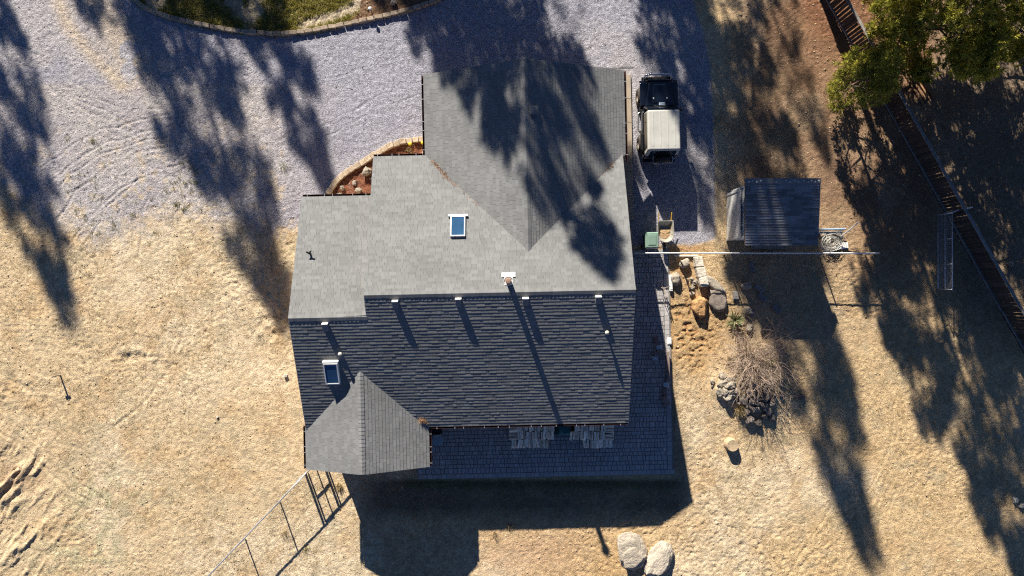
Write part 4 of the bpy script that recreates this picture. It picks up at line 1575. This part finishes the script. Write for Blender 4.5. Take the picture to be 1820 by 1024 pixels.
for s in (-1, 1):
    def fen(m):
        xa, xb = sorted((s * .50, s * .86))
        m.hexa([(xa, .55, .84), (xb, .55, .60), (xb, .62, .60), (xa, .62, .84), (xa, .55, .92), (xb, .55, .68), (xb, .66, .92), (xa, .66, .92)] if False else
               [(xa, .60, .84), (xb, .60, .84), (xb, 1.62, .84), (xa, 1.62, .84), (xa, .60, .92), (xb, .60, .92), (xb, 1.62, .90), (xa, 1.62, .90)])
        m.hexa([(xa, .46, .58), (xb, .46, .58), (xb, .60, .84), (xa, .60, .84), (xa, .40, .62), (xb, .40, .62), (xb, .58, .92), (xa, .58, .92)])
        m.hexa([(xa, 1.62, .84), (xb, 1.62, .84), (xb, 1.74, .68), (xa, 1.74, .68), (xa, 1.63, .90), (xb, 1.63, .90), (xb, 1.79, .72), (xa, 1.79, .72)])
    part('fender', M['navy'], jeep, fen, 0.018, 2)

    def flare(m):
        xa, xb = sorted((s * .75, s * .87))
        m.hexa([(xa, -1.42, .82), (xb, -1.42, .82), (xb, -.66, .82), (xa, -.66, .82), (xa, -1.40, .90), (xb, -1.40, .88), (xb, -.68, .88), (xa, -.68, .90)])
        m.hexa([(xa, -.66, .82), (xb, -.66, .82), (xb, -.52, .58), (xa, -.52, .58), (xa, -.64, .88), (xb, -.64, .88), (xb, -.46, .60), (xa, -.46, .60)])
        m.hexa([(xa, -1.56, .60), (xb, -1.56, .60), (xb, -1.42, .82), (xa, -1.42, .82), (xa, -1.62, .62), (xb, -1.62, .62), (xb, -1.44, .88), (xa, -1.44, .88)])
    part('rear_flare', M['black'], jeep, flare, 0.015, 1)
    dr_ = part('door', M['khaki'] if False else M['navy'], jeep, lambda m: m.box((s * .762, -.18, .82), (.03, .86, .50)), 0.012, 1)
    part('handle', M['black'], dr_, lambda m: m.box((s * .785, -.50, .98), (.02, .12, .04)))
    mi = part('mirror', M['black'], jeep, lambda m: [m.box((s * .90, .30, 1.18), (.16, .07, .18)), m.box((s * .80, .32, 1.12), (.12, .03, .03))], 0.015, 1)
    part('side_step', M['chrome'], jeep, lambda m: m.tube([(s * .78, .42, .46), (s * .88, .34, .44), (s * .88, -.46, .44), (s * .78, -.54, .46)], .035, 8), smooth=True)
    part('side_window', M['glass'], jeep, lambda m: m.hexa([(s * .757, -1.50, 1.14), (s * .762, -1.50, 1.14), (s * .762, .14, 1.14), (s * .757, .14, 1.14), (s * .722, -1.44, 1.62), (s * .735, -1.44, 1.62), (s * .735, .10, 1.62), (s * .722, .10, 1.62)]))
    part('taillight', M['terracotta'], jeep, lambda m: m.box((s * .66, -1.755, .92), (.10, .05, .16)), .01, 1)
    for y in (1.12, -1.04):
        w = empty('wheel', (s * .77, y, .39), 0, jeep)
        t = MB()
        prof = [(.22, -.13), (.33, -.14), (.375, -.12), (.39, -.08), (.39, .08), (.375, .12), (.33, .14), (.22, .13)]
        t.lathe((0, 0, 0), prof, 26)
        to = t.build('tyre', M['rubber'], w, smooth=True)
        to.rotation_euler = (0, math.pi / 2, 0)
        r_ = MB()
        r_.lathe((0, 0, 0), [(.0, .09), (.06, .10), (.08, .06), (.17, .05), (.21, .11), (.225, .12), (.225, -.12), (0, -.12)], 20)
        ro = r_.build('rim', M['rim'], w, smooth=False)
        ro.rotation_euler = (0, math.pi / 2 * s, 0)
ws = part('windscreen', M['glass'], jeep, lambda m: m.hexa([(-.66, .46, 1.12), (.66, .46, 1.12), (.66, .50, 1.12), (-.66, .50, 1.12), (-.62, .22, 1.64), (.62, .22, 1.64), (.62, .26, 1.66), (-.62, .26, 1.66)]))
part('windscreen_frame', M['navy'], ws, lambda m: [m.hexa([(a, .44, 1.11), (b, .44, 1.11), (b, .52, 1.11), (a, .52, 1.11), (a * .94, .20, 1.67), (b * .94, .20, 1.67), (b * .94, .28, 1.69), (a * .94, .28, 1.69)]) for a, b in ((-.74, -.665), (.665, .74))] + [m.box((0, .235, 1.695), (1.40, .08, .045))], 0.006, 1)
for x in (-.3, .12):
    part('wiper', M['black'], ws, lambda m: m.tube([(x, .53, 1.13), (x + .2, .475, 1.19), (x + .36, .47, 1.20)], .01, 5))
ht = part('hard_top', M['khaki'], jeep, lambda m: tap(m, -.755, .755, -1.745, .20, 1.10, -.715, .715, -1.60, .17, 1.80), 0.075, 4, smooth=False)
part('top_ribs', M['khaki'], ht, lambda m: [m.box((x, -.68, 1.803), (.05, 1.50, .016)) for x in (-.48, -.16, .16, .48)], 0.006, 1)
part('rear_window', M['glass'], ht, lambda m: m.hexa([(-.60, -1.742, 1.16), (.60, -1.742, 1.16), (.60, -1.70, 1.16), (-.60, -1.70, 1.16), (-.57, -1.632, 1.68), (.57, -1.632, 1.68), (.57, -1.60, 1.68), (-.57, -1.60, 1.68)]))
part('front_bumper', M['black'], jeep, lambda m: m.box((0, 1.90, .56), (1.42, .14, .16)), 0.02, 2)
part('bull_bar', M['chrome'], jeep, lambda m: [m.tube([(-.60, 1.76, .66), (-.66, 1.86, .86), (-.56, 1.98, .92), (-.2, 2.0, .92), (.3, 2.0, .92), (.52, 1.98, .92), (.62, 1.88, .86), (.58, 1.76, .66)], .04, 8), m.tube([(-.62, 1.82, .78), (-.42, 2.02, .95), (-.25, 2.12, .93)], .018, 6)], smooth=True)
part('rear_bumper', M['black'], jeep, lambda m: m.box((0, -1.83, .54), (1.46, .14, .16)), 0.02, 2)
part('rear_rack', M['chrome'], jeep, lambda m: [m.tube([(-.34, -1.74, .98), (-.34, -1.98, .96), (-.30, -2.06, .95), (.48, -2.06, .95), (.53, -1.98, .96), (.53, -1.74, .98)], .026, 8), m.tube([(-.34, -2.0, .86), (.52, -2.0, .86)], .02, 6), m.cyl((.55, -1.86, 1.0), (.55, -1.86, 1.08), .045, n=10), m.cyl((-.34, -1.75, 1.0), (-.34, -1.75, 1.08), .04, n=10)], smooth=False)
part('spare_tyre', M['rubber'], jeep, lambda m: m.lathe((0, 0, 0), [(.18, -.10), (.33, -.11), (.37, -.08), (.37, .08), (.33, .11), (.18, .10)], 24), smooth=True).matrix_local = Matrix.Translation((.08, -1.90, .90)) @ Matrix.Rotation(math.pi / 2, 4, 'X')
part('antenna', M['black'], jeep, lambda m: m.tube([(.74, .56, 1.08), (.76, .50, 1.9)], .006, 4))

# ------------------------------------------------------------------ wheelbarrow and bin
wb = empty('wheelbarrow', (7.03, 2.58, 0.0), 0.03)
tag(wb, 'wheelbarrow with a pale tray and yellow handles holding soil', 'wheelbarrow')


def rimloop(hw, yN, yS, z, n=9):
    pts = [(-hw * 0.94, yN, z), (hw * 0.94, yN, z), (hw, yN - 0.1, z), (hw * 1.02, yS + 0.42, z)]
    for k in range(1, n):
        a = k / n * math.pi
        pts.append((hw * 1.02 * math.cos(a) , yS + 0.40 - 0.40 * math.sin(a) ** 0.8, z))
    pts += [(-hw * 1.02, yS + 0.42, z), (-hw, yN - 0.1, z)]
    return pts


m = MB()
o1, o2 = rimloop(.37, .50, -.50, .64), rimloop(.22, .26, -.30, .34)
i1, i2 = rimloop(.345, .475, -.475, .642), rimloop(.205, .245, -.285, .355)
n = len(o1)
m.add(o1 + o2 + i1 + i2, [(i, (i + 1) % n, n + (i + 1) % n, n + i) for i in range(n)] + [(2 * n + (i + 1) % n, 2 * n + i, 3 * n + i, 3 * n + (i + 1) % n) for i in range(n)] +
      [((i + 1) % n, i, 2 * n + i, 2 * n + (i + 1) % n) for i in range(n)] + [tuple(range(n, 2 * n)), tuple(range(4 * n - 1, 3 * n - 1, -1))])
m.build('tray', M['barrow'], wb)
m = MB()
sl = rimloop(.25, .10, -.34, .45)
m.add(sl + [(0, -.14, .50)], [(i, (i + 1) % n, n) for i in range(n)])
m.build('soil_load', M['barrow_soil'], wb, smooth=True)
for s in (-1, 1):
    m = MB()
    m.tube([(s * .30, .88, .62), (s * .28, .42, .50), (s * .20, -.25, .33), (s * .07, -.62, .22)], [.022, .026, .026, .022], 6)
    m.build('handle', M['yellow'], wb)
    m = MB()
    m.tube([(s * .25, .30, .46), (s * .27, .36, .02), (s * .27, .12, .02), (s * .22, .02, .38)], .014, 6)
    m.build('leg', M['galv'], wb)
wh = empty('wheel', (0, -.62, .20), 0, wb)
m = MB()
m.lathe((0, 0, 0), [(.10, -.04), (.18, -.045), (.20, -.02), (.20, .02), (.18, .045), (.10, .04)], 18)
m.build('tyre', M['rubber'], wh, smooth=True).rotation_euler = (0, math.pi / 2, 0)
m = MB()
m.cyl((-.09, 0, 0), (.09, 0, 0), .10, n=14)
m.build('rim', M['galv'], wh)

tb = empty('trash_bin', (6.32, 2.17, 0.0), 0.02)
tag(tb, 'green wheeled bin with a pale green lid beside the wheelbarrow', 'bin')
m = MB()
tap(m, -.24, .24, -.27, .27, .08, -.29, .29, -.34, .34, .96)
m.build('body', M['bin'], tb, bevel=.03)
m = MB()
tap(m, -.31, .31, -.37, .36, .965, -.27, .27, -.32, .31, 1.05)
m.box((0, .0, 1.062), (.36, .46, .02))
m.build('lid', M['binlid'], tb, bevel=.018)
m = MB()
m.tube([(-.24, -.39, .93), (.24, -.39, .93)], .018, 6)
m.build('handle', M['white'], tb)
for s in (-1, 1):
    m = MB()
    m.cyl((s * .27, -.26, .11), (s * .32, -.26, .11), .11, n=14)
    m.build('wheel', M['rubber'], tb)

# ------------------------------------------------------------------ shed
shed = empty('shed', (11.62, 3.30, 0.0), 0.0)
tag(shed, 'small garden shed with dark low roof and pale plank walls', 'shed')
sp = 0.35
c_, s_ = 1 / math.sqrt(1 + sp * sp), sp / math.sqrt(1 + sp * sp)
rw, y0_, y1_ = 1.57, -1.43, 1.26
SK = 0.30 / ((y1_ - y0_) / c_)      # the roof runs slightly askew
sd, spt = slope('low shed roof in narrow courses', (-rw, y0_, 2.20), (0, c_, s_), (0, -s_, c_), lambda v: (-SK * v + 0.08, 2 * rw - SK * v + 0.08), (y1_ - y0_) / c_, 91, M['shedroof'], shed, 0.118, (0.3, 0.9), (0.008, 0.016))
zt = 2.20 + sp * (y1_ - y0_)
sx_ = 0.08 - 0.30
m = MB()
m.hexa([(sx_ - rw - .02, y1_ - .16, zt - .065), (sx_ + rw + .02, y1_ - .16, zt - .065), (sx_ + rw + .02, y1_ + .05, zt - .2), (sx_ - rw - .02, y1_ + .05, zt - .2), (sx_ - rw - .02, y1_ - .16, zt - .035), (sx_ + rw + .02, y1_ - .16, zt - .035), (sx_ + rw + .02, y1_ + .05, zt + .045), (sx_ - rw - .02, y1_ + .05, zt + .045)])
rc = m.build('ridge_flashing', M['shedroof'], shed)
nm = MB()
nm.box((0, 0, 0), (.05, .05, .02))
nme = nm.mesh('fixing', M['white'])
for k, x in enumerate([-1.45, -1.3, -1.12, -.95, -.3, .1, .28, .48, .62, .85, 1.05, 1.2, 1.35, 1.48]):
    link('fixing', nme, rc, (x + sx_, y1_ - .10 + .05 * (k % 2), zt + .02 + .02 * (k % 2)))
m = MB()
m.hexa([(-1.46, -1.08, 0), (1.30, -1.08, 0), (1.30, 1.16, 0), (-1.46, 1.16, 0), (-1.46, -1.08, 2.10), (1.30, -1.08, 2.10), (1.30, 1.16, 2.88), (-1.46, 1.16, 2.88)])
m.build('wall', M['shedwall'], shed)
sid = MB()
rr = random.Random(3)
for k in range(13):
    z = .02 + k * .152
    for (ya, yb) in ((-1.08, .1), (.11, 1.16)):
        sid.hexa([(-1.49, ya, z), (-1.462, ya, z), (-1.462, yb, z), (-1.49, yb, z), (-1.472, ya, z + .148), (-1.462, ya, z + .148), (-1.462, yb, z + .148), (-1.472, yb, z + .148)], rr.random())
tag(sid.build('siding', M['shedwall'], shed), kind='stuff')
m = MB()
for y in (-1.06, 1.14, .10):
    m.box((-1.505, y, 1.0), (.03, .08, 2.0))
m.box((-1.575, (y0_ + y1_) / 2, 2.30), (.03, 2.7, .12)) if False else None
m.build('corner_trim', M['shedtrim'], shed)
m = MB()
m.box((-1.60, -.02, .98), (.045, 2.05, 1.9))
m.build('door', M['shedwall'], shed, bevel=.01, segs=1)
m = MB()
for y in (-1.05, 1.02):
    m.box((-1.635, y, .98), (.03, .10, 1.9))
m.build('door_batten', M['shedtrim'], shed)
m = MB()
m.box((.25, -1.30, .26), (1.6, .34, .06))
m.box((-.45, -1.30, .115), (.08, .30, .23))
m.box((.95, -1.30, .115), (.08, .30, .23))
m.build('step', M['greyrail'], shed, bevel=.01, segs=1)

wr = empty('wire_roll', G(1475, 430), 0.3)
tag(wr, 'heap of pale wire netting east of the shed', 'wire')
m = MB()
rr = random.Random(5)
for k in range(46):
    r = rr.uniform(.16, .52)
    zz = rr.uniform(.03, .28)
    ox, oy = rr.gauss(0, .07), rr.gauss(0, .06)
    a0, a1 = rr.random() * 6.28, rr.uniform(3.5, 6.28)
    m.tube([(ox + r * math.cos(a0 + a1 * t / 14), oy + .8 * r * math.sin(a0 + a1 * t / 14), zz + .05 * math.sin(t)) for t in range(15)], .008, 4)
m.build('coils', M['wire'], wr)
m = MB()
m.lathe((0, 0, 0), [(.50, 0.0), (.42, .10), (.2, .15), (0, .16)], 16)
m.build('netting', M['straw_cloth'] if 'straw_cloth' in M else M['concrete'], wr, smooth=True)
for k, (a, b, r, z0, z1, mat, lab) in enumerate([((1452, 409), (1497, 408), .05, .28, .30, 'bluepipe', 'upper grey blue pipe stacked beside the shed'), ((1452, 414), (1494, 414), .05, .16, .16, 'bluepipe', 'lower grey blue pipe stacked beside the shed'), ((1489, 421), (1513, 397), .028, .35, .75, 'galv', 'thin metal pole leaning out from the wire netting')]):
    pa, pb = P(*a), P(*b)
    m = MB()
    m.cyl((0, 0, z0), (pb.x - pa.x, pb.y - pa.y, z1), r, n=10)
    if k < 2:
        m.cyl((.03, 0, 0), (.03, 0, z0), r * .7, n=6)
        m.cyl((pb.x - pa.x - .1, 0, 0), (pb.x - pa.x - .1, 0, z1), r * .7, n=6)
    else:
        m.cyl((0, 0, 0), (0, 0, z0), r, n=6)
    tag(m.build('pipe' if k < 2 else 'metal_pole', M[mat], loc=(pa.x, pa.y, gz(pa.x, pa.y))), lab, 'pipe' if k < 2 else 'pole')
tag(part('board', M['white'], None, lambda m: m.box((0, 0, .05), (.50, .30, .04), .1)), 'small pale board lying beside the wire netting', 'board').location = G(1497, 437)

# ------------------------------------------------------------------ fences
def wire_fence(p_px, zr, name, label, rail_r, post_r, spacing, mat_rail, mat_post, wires=5):
    pts = [P(u, v, zr) for u, v in p_px]
    a, b = Vector((pts[0].x, pts[0].y, 0)), Vector((pts[-1].x, pts[-1].y, 0))
    d = b - a
    root = empty(name, a, math.atan2(d.y, d.x))
    tag(root, label, 'fence')
    L = d.length
    m = MB()
    nseg = max(2, int(L / 1.2))
    m.tube([(L * k / nseg, 0, zr + .012 * math.sin(k * 1.7)) for k in range(nseg + 1)], rail_r, 8)
    m.build('top_rail', mat_rail, root, smooth=True)
    n = max(2, int(round(L / spacing)))
    pm = MB()
    pm.cyl((0, 0, -.1), (0, 0, zr), post_r, n=10)
    pm.lathe((0, 0, zr), [(post_r * 1.25, -.02), (post_r * 1.25, .02), (post_r * .7, .06), (0, .07)], 10)
    pme = pm.mesh('post', mat_post)
    for k in range(n + 1):
        link('post', pme, root, (L * k / n, -.0, 0))
    wm = MB()
    for k in range(wires):
        z = .08 + (zr - .16) * k / (wires - 1)
        wm.tube([(0, .012, z), (L, .012, z)], .0035, 3)
    k = 0.0
    while k < L:
        wm.tube([(k, .012, .05), (k, .012, zr)], .0025, 3)
        k += .16
    o = wm.build('wire_mesh', M['galv'], root)
    tag(o, kind='stuff')
    return root


wire_fence([(1128, 450), (1562, 450)], 1.2, 'wire_fence', 'thin white railed wire fence running from the house past the shed', .028, .03, 2.4, M['white'], M['galv'])
wire_fence([(352, 1043), (546, 839)], 1.22, 'wire_fence', 'grey railed wire fence slanting down to the lower edge', .032, .032, 2.62, M['galv'], M['galv'])
# timber gate between that fence and the house
ga, gb = P(543, 842), P(596, 786)
gd = gb - ga
gate = empty('timber_gate', (ga.x, ga.y, 0), math.atan2(gd.y, gd.x))
tag(gate, 'narrow timber gate between the slanting fence and the house', 'gate')
GL = gd.length
for x, w in ((0.0, .09), (.14, .05), (GL * .52, .09), (GL * .52 + .13, .05), (GL * .97, .09), (GL * .97 - .13, .05)):
    m = MB()
    m.box((x, 0, .62), (w, .09, 1.26 if w > .06 else 1.18))
    m.build('post' if w > .06 else 'stile', M['postwood'], gate, bevel=.008, segs=1)
for z, x0, x1 in ((1.2, .16, GL * .52), (.62, .16, GL * .52), (1.2, GL * .54, GL * .95)):
    m = MB()
    m.box(((x0 + x1) / 2, 0, z), (x1 - x0 - .06, .05, .07))
    m.build('rail', M['postwood'], gate)

# plank fence on the east side
fa, fb = Vector((14.1, 14.2, 0)), Vector((23.9, -3.2, 0))
fd = fb - fa
pf = empty('plank_fence', fa, math.atan2(fd.y, fd.x))
tag(pf, 'weathered brown plank fence with grey rails running down the right side', 'fence')
FL = fd.length
rr = random.Random(9)
pk = []
for k in range(4):
    m = MB()
    h = 1.40 + rr.uniform(-.03, .03)
    m.hexa([(-.07, -.012, .04), (.07, -.012, .04), (.07, .012, .04), (-.07, .012, .04), (-.07, -.012, h), (.07, -.012, h), (.07, .012, h), (-.07, .012, h)])
    pk.append(m.mesh('picket', M['oldwood'], bevel=.004, segs=1))
x = .1
while x < FL:
    o = link('picket', rr.choice(pk), pf, (x, 0, rr.uniform(-.02, .02)))
    o.rotation_euler = (rr.uniform(-.015, .015), rr.uniform(-.012, .012), rr.uniform(-.05, .05))
    x += rr.uniform(.148, .185)
m = MB()
m.box((0, 0, .70), (.10, .10, 1.50))
pme = m.mesh('post', M['oldwood'], bevel=.01, segs=1)
np_ = 8
for k in range(np_ + 1):
    link('post', pme, pf, (FL * k / np_, .075, 0))
for k in range(np_):
    x0, x1 = FL * k / np_, FL * (k + 1) / np_
    for yy, z, w, t in ((.035, 1.47, .13, .035), (.11, 1.33, .04, .09), (-.05, .30, .07, .06)):
        m = MB()
        m.box(((x0 + x1) / 2, yy, z), (x1 - x0 - .012, w, t))
        m.build('rail', M['greyrail'], pf).rotation_euler = (0, rr.uniform(-.002, .002), 0)

# open chain link gate leaf
gp_ = empty('mesh_gate', (19.80, 3.38, 0), math.radians(-90))
tag(gp_, 'long low metal gate leaf standing open beside the plank fence', 'gate')
m = MB()
for z in (.10, .62, 1.14):
    m.tube([(0, 0, z), (3.45, 0, z)], .022, 8)
m.build('rail', M['galv'], gp_, smooth=True)
m = MB()
for x in (0, 1.15, 2.3, 3.45):
    m.tube([(x, 0, .10), (x, 0, 1.14)], .020, 8)
m.build('upright', M['galv'], gp_, smooth=True)
m = MB()
k = 0.05
while k < 3.4:
    m.tube([(k, .01, .1), (k, .01, 1.14)], .003, 3)
    k += .09
k = .16
while k < 1.1:
    m.tube([(0, .012, k), (3.45, .012, k)], .003, 3)
    k += .09
tag(m.build('wire_mesh', M['galv'], gp_), kind='stuff')
m = MB()
m.tube([(-.02, 0, 1.05), (-.15, .35, 1.10), (-.25, .9, 1.15)], .03, 8)
m.tube([(-.02, 0, -.1), (-.02, 0, 1.2)], .035, 8)
m.build('hinge_arm', M['galv'], gp_, smooth=True)
# boards added as streaks of sun falling through the pickets
for k in range(4):
    o = part('sun_streak', M['sunstreak'], None, lambda m: m.box((0, 0, .03), (2.4, .07, .06)))
    q = Vector((18.55 + .16 * k, 9.55 + .09 * k, 0))
    o.location = (q.x, q.y, gz(q.x, q.y) + .01)
    o.rotation_euler = (0, 0, math.atan2(fd.y, fd.x) + .02 * k)
    tag(o, ['first', 'second', 'third', 'fourth'][k] + ' added board for a streak of sun, counted out from the plank fence', 'board', 'added sun streaks behind the plank fence')

# ------------------------------------------------------------------ things on the patio
log_me = []
rr = random.Random(14)
for k in range(8):
    m = MB()
    L = .37
    if k % 3 == 0:
        pr = [(-.075, -.05), (.075, -.05), (.06, .045), (-.02, .06)]
    elif k % 3 == 1:
        pr = [(-.065, -.05), (.065, -.045), (.01, .06)]
    else:
        pr = [(-.05, -.05), (.05, -.05), (.055, .03), (.0, .055), (-.05, .03)]
    j = lambda: rr.uniform(-.008, .008)
    nn = len(pr)
    pts = [(a + j(), -L / 2 + j() * 2, b + j()) for a, b in pr] + [(a + j(), L / 2 + j() * 2, b + j()) for a, b in pr]
    m.add(pts, [tuple(range(nn)), tuple(range(2 * nn - 1, nn - 1, -1))] + [((i + 1) % nn, i, nn + i, nn + (i + 1) % nn) for i in range(nn)])
    log_me.append(m.mesh('firewood_log', M['log']))


def stack(x0, x1, rows, label_u, label_l, group, seed, crib):
    rr = random.Random(seed)
    low = MB()
    for (yc, zt, xa, xb) in rows:
        x = xa + .06
        while x < xb - .03:
            o = link('firewood_log', rr.choice(log_me))
            o.location = (x, yc + rr.uniform(-.03, .03), zt + rr.uniform(-.03, .03))
            o.rotation_euler = (rr.uniform(-.08, .08), rr.choice([0, 0, 3.14, .7, -.6]), rr.gauss(0, .07))
            tag(o, label_u, 'log', group)
            x += rr.uniform(.10, .155)
        z = .05 + .05
        while z < zt - .15:
            x = xa + .07
            while x < xb - .05:
                w = rr.uniform(.045, .065)
                low.cyl((x, yc - .18 + rr.uniform(-.03, .03), z), (x, yc + .18 + rr.uniform(-.03, .03), z), w, n=5, c=rr.random())
                x += .125
            z += .11
    for (xc, yc, zt) in crib:
        for k, yy in enumerate((-.16, -.02, .13)):
            o = link('firewood_log', rr.choice(log_me))
            o.location = (xc, yc + yy, zt + rr.uniform(0, .05))
            o.rotation_euler = (rr.uniform(-.05, .05), 0, math.pi / 2 + rr.gauss(0, .08))
            tag(o, label_l, 'log', group + ' laid crosswise')
            low.box((xc, yc + yy, zt / 2), (.36, .10, zt - .1), c=rr.random())
    o = low.build('stacked_firewood', M['logshade'])
    tag(o, kind='stuff')
    o['label'] = 'lower layers of the ' + group


stack(0, 0, [(-6.30, .92, .22, 1.95), (-6.68, .90, .24, 1.95), (-7.07, .82, -.05, 1.72)], 'split log on top of the western firewood stack', 'crosswise log at the end of the western firewood stack', 'western firewood stack', 1, [(.06, -6.28, .92), (.06, -6.66, .88)])
stack(0, 0, [(-6.30, .92, 2.85, 4.22), (-6.68, .90, 2.62, 4.24), (-7.07, .82, 3.25, 4.58)], 'split log on top of the eastern firewood stack', 'crosswise log at the end of the eastern firewood stack', 'eastern firewood stack', 2, [(4.42, -6.26, .93), (4.42, -6.66, .90)])
m = MB()
rr = random.Random(2)
gs = 9
vs, fs = [], []
for j in range(gs):
    for i in range(gs):
        a, b = i / (gs - 1), j / (gs - 1)
        edge = min(a, 1 - a, b * 1.2, (1 - b) * 1.2)
        zz = min(.75, .05 + edge * 3.2) + rr.uniform(-.04, .04)
        vs.append((-.45 + .9 * a, -.42 + .84 * b, max(zz, .0)))
for j in range(gs - 1):
    for i in range(gs - 1):
        q = j * gs + i
        fs.append((q, q + 1, q + gs + 1, q + gs))
m.add(vs, fs)
tag(m.build('tarp', M['tarp'], loc=(2.42, -6.42, .055), smooth=True), 'dark teal tarp draped between the two firewood stacks', 'tarp')

for name, u, v, sz, mat, rz, lab, cat in [
        ('paver_stack', 1165, 604, (.22, .30, .22), 'brick', .1, 'brown block north of the low patio bench', 'block'),
        ('metal_box', 1170, 617, (.27, .18, .16), 'tin', .05, 'pale tin box just north of the bench slab', 'box'),
        ('metal_box', 1163, 636, (.24, .20, .14), 'tin', .05, 'pale tin box at the west end of the bench slab', 'box'),
        ('metal_box', 1182, 683, (.22, .22, .16), 'tin', .1, 'pale tin box at the south end of the long bench rail', 'box'),
        ('paver_stack', 1180, 696, (.22, .26, .20), 'brick', .03, 'northern of the three brown blocks at the patio edge', 'block'),
        ('paver_stack', 1179, 708, (.24, .26, .26), 'brick', -.02, 'middle of the three brown blocks at the patio edge', 'block'),
        ('paver_stack', 1183, 717, (.34, .20, .12), 'brick', .04, 'southern, flattest of the three brown blocks at the patio edge', 'block'),
        ('edge_stone', 1189, 606, (.20, .30, .10), 'white', .05, 'white stone at the sunlit rim of the patio', 'stone'),
        ('edge_stone', 1191, 503, (.14, .75, .16), 'white', .06, 'white kerb stone at the north-east corner of the patio', 'stone')]:
    o = part(name, M[mat], None, lambda m: [m.box((0, 0, sz[2] * .48), (sz[0], sz[1], sz[2] * .94)), m.box((0.01, 0, sz[2]), (sz[0] * .8, sz[1] * .8, sz[2] * .1))], .012, 1)
    p = P(u, v)
    o.location = (p.x, p.y, .055 if name != 'edge_stone' else 0.0)
    o.rotation_euler = (0, 0, rz)
    tag(o, lab, cat)
bn = empty('stone_bench', (P(1174, 628).x, P(1174, 628).y, .055), TH)
tag(bn, 'low stone bench with a long slab along the patio edge', 'bench')
part('slab', M['brick'], bn, lambda m: m.box((0, 0, .18), (.72, .22, .07)), .01, 1)
part('long_slab', M['brick'], bn, lambda m: m.box((.29, -.68, .18), (.14, 1.12, .07)), .01, 1)
part('support', M['brick'], bn, lambda m: [m.box((-.25, 0, .07), (.14, .18, .14)), m.box((.27, -.1, .07), (.14, .2, .14)), m.box((.29, -1.1, .07), (.12, .18, .14))])

pot = empty('flower_pot', (-3.42, -6.05, .055))
tag(pot, 'round brown pot tucked under the eave of the south gable', 'pot')
m = MB()
m.lathe((0, 0, 0), [(.0, .0), (.12, .0), (.19, .40), (.205, .42), (.205, .46), (.18, .46), (.17, .40), (.0, .38)], 18)
m.build('pot_body', M['terracotta'], pot, smooth=False)
tbl = empty('side_table', (-3.40, -7.00, .055))
tag(tbl, 'round pale blue side table by the south gable', 'table')
part('table_top', M['tabletop'], tbl, lambda m: m.cyl((0, 0, .46), (0, 0, .49), .26, n=28))
part('leg', M['black'], tbl, lambda m: [m.cyl((0, 0, .0), (0, 0, .46), .025, n=8), m.cyl((0, 0, 0), (0, 0, .02), .16, n=16)])
ch = empty('patio_chair', (-3.45, -6.50, .055), 0.1)
tag(ch, 'dark patio chair with a pale armrest under the south gable eave', 'chair')
part('seat', M['black'], ch, lambda m: m.box((0, 0, .42), (.44, .44, .04)), .01, 1)
part('backrest', M['black'], ch, lambda m: m.box((-.22, 0, .68), (.04, .44, .48)), .01, 1)
for s in (-1, 1):
    part('armrest', M['vent_cap'], ch, lambda m: m.tube([(-.2, s * .23, .62), (.05, s * .25, .64), (.24, s * .22, .60)], .018, 6))
    for x in (-.2, .2):
        part('leg', M['black'], ch, lambda m: m.cyl((x, s * .2, 0), (x, s * .2, .42), .015, n=6))

# bent rods at the patio edge
m = MB()
a, b = P(1176, 510), P(1186, 546)
m.tube([(0, 0, 0), (.03, -.05, .45), (.12, -.45, .55), (.25, -.9, .02)], .018, 6)
m.tube([(-.05, -.02, 0), (-.02, -.1, .5), (.05, -.5, .55), (.14, -.85, .02)], .014, 6)
m.tube([(.0, -.05, .44), (.3, .02, .40)], .012, 5)
tag(m.build('bent_rods', M['postwood'], loc=(a.x, a.y, .05)), 'bent brown rods standing at the north-east patio edge', 'rods')
o = part('board', M['white'], None, lambda m: m.box((0, 0, .06), (1.12, .05, .12)))
o.location = G(1218, 455)
tag(o, 'white board standing on edge under the wire fence', 'board')

# garden lights, stake and stump
for u, v, mat, lab in [(731, 259, 'brightyellow', 'yellow garden light near the middle of the mulch bed edging'), (753, 257, 'brightyellow', 'yellow garden light beside the garage gutter'), (661, 22, 'white', 'white garden light on the upper stone edging')]:
    r_ = empty('garden_light', G(u, v))
    tag(r_, lab, 'light')
    part('stake', M['black'], r_, lambda m: m.cyl((0, 0, -.05), (0, 0, .32), .018, n=6))
    part('lamp_head', M[mat], r_, lambda m: m.lathe((0, 0, .30), [(.03, 0), (.075, .02), (.085, .06), (.05, .10), (0, .11)], 12))
sk = empty('stake', G(107, 667), 0.2)
tag(sk, 'short wooden marker stake standing in the western sand', 'stake')
part('shaft', M['postwood'], sk, lambda m: m.box((0, 0, .26), (.07, .05, .66)), .006, 1)
part('crosspiece', M['postwood'], sk, lambda m: m.box((0, -.036, .52), (.26, .02, .08)))
su = empty('tree_stump', G(1298, 789))
tag(su, 'round sand coloured stump standing alone east of the house', 'stump')
m = MB()
rr = random.Random(4)
pf_ = [(.34, -.05), (.29, .10), (.265, .34), (.26, .36)]
m.lathe((0, 0, 0), pf_, 18)
m.build('bark', M['stump'], su, smooth=True)
m = MB()
m.lathe((0, 0, 0), [(.26, .36), (.2, .352), (.1, .345), (0, .34)], 18)
m.build('cut_face', M['stump'], su)
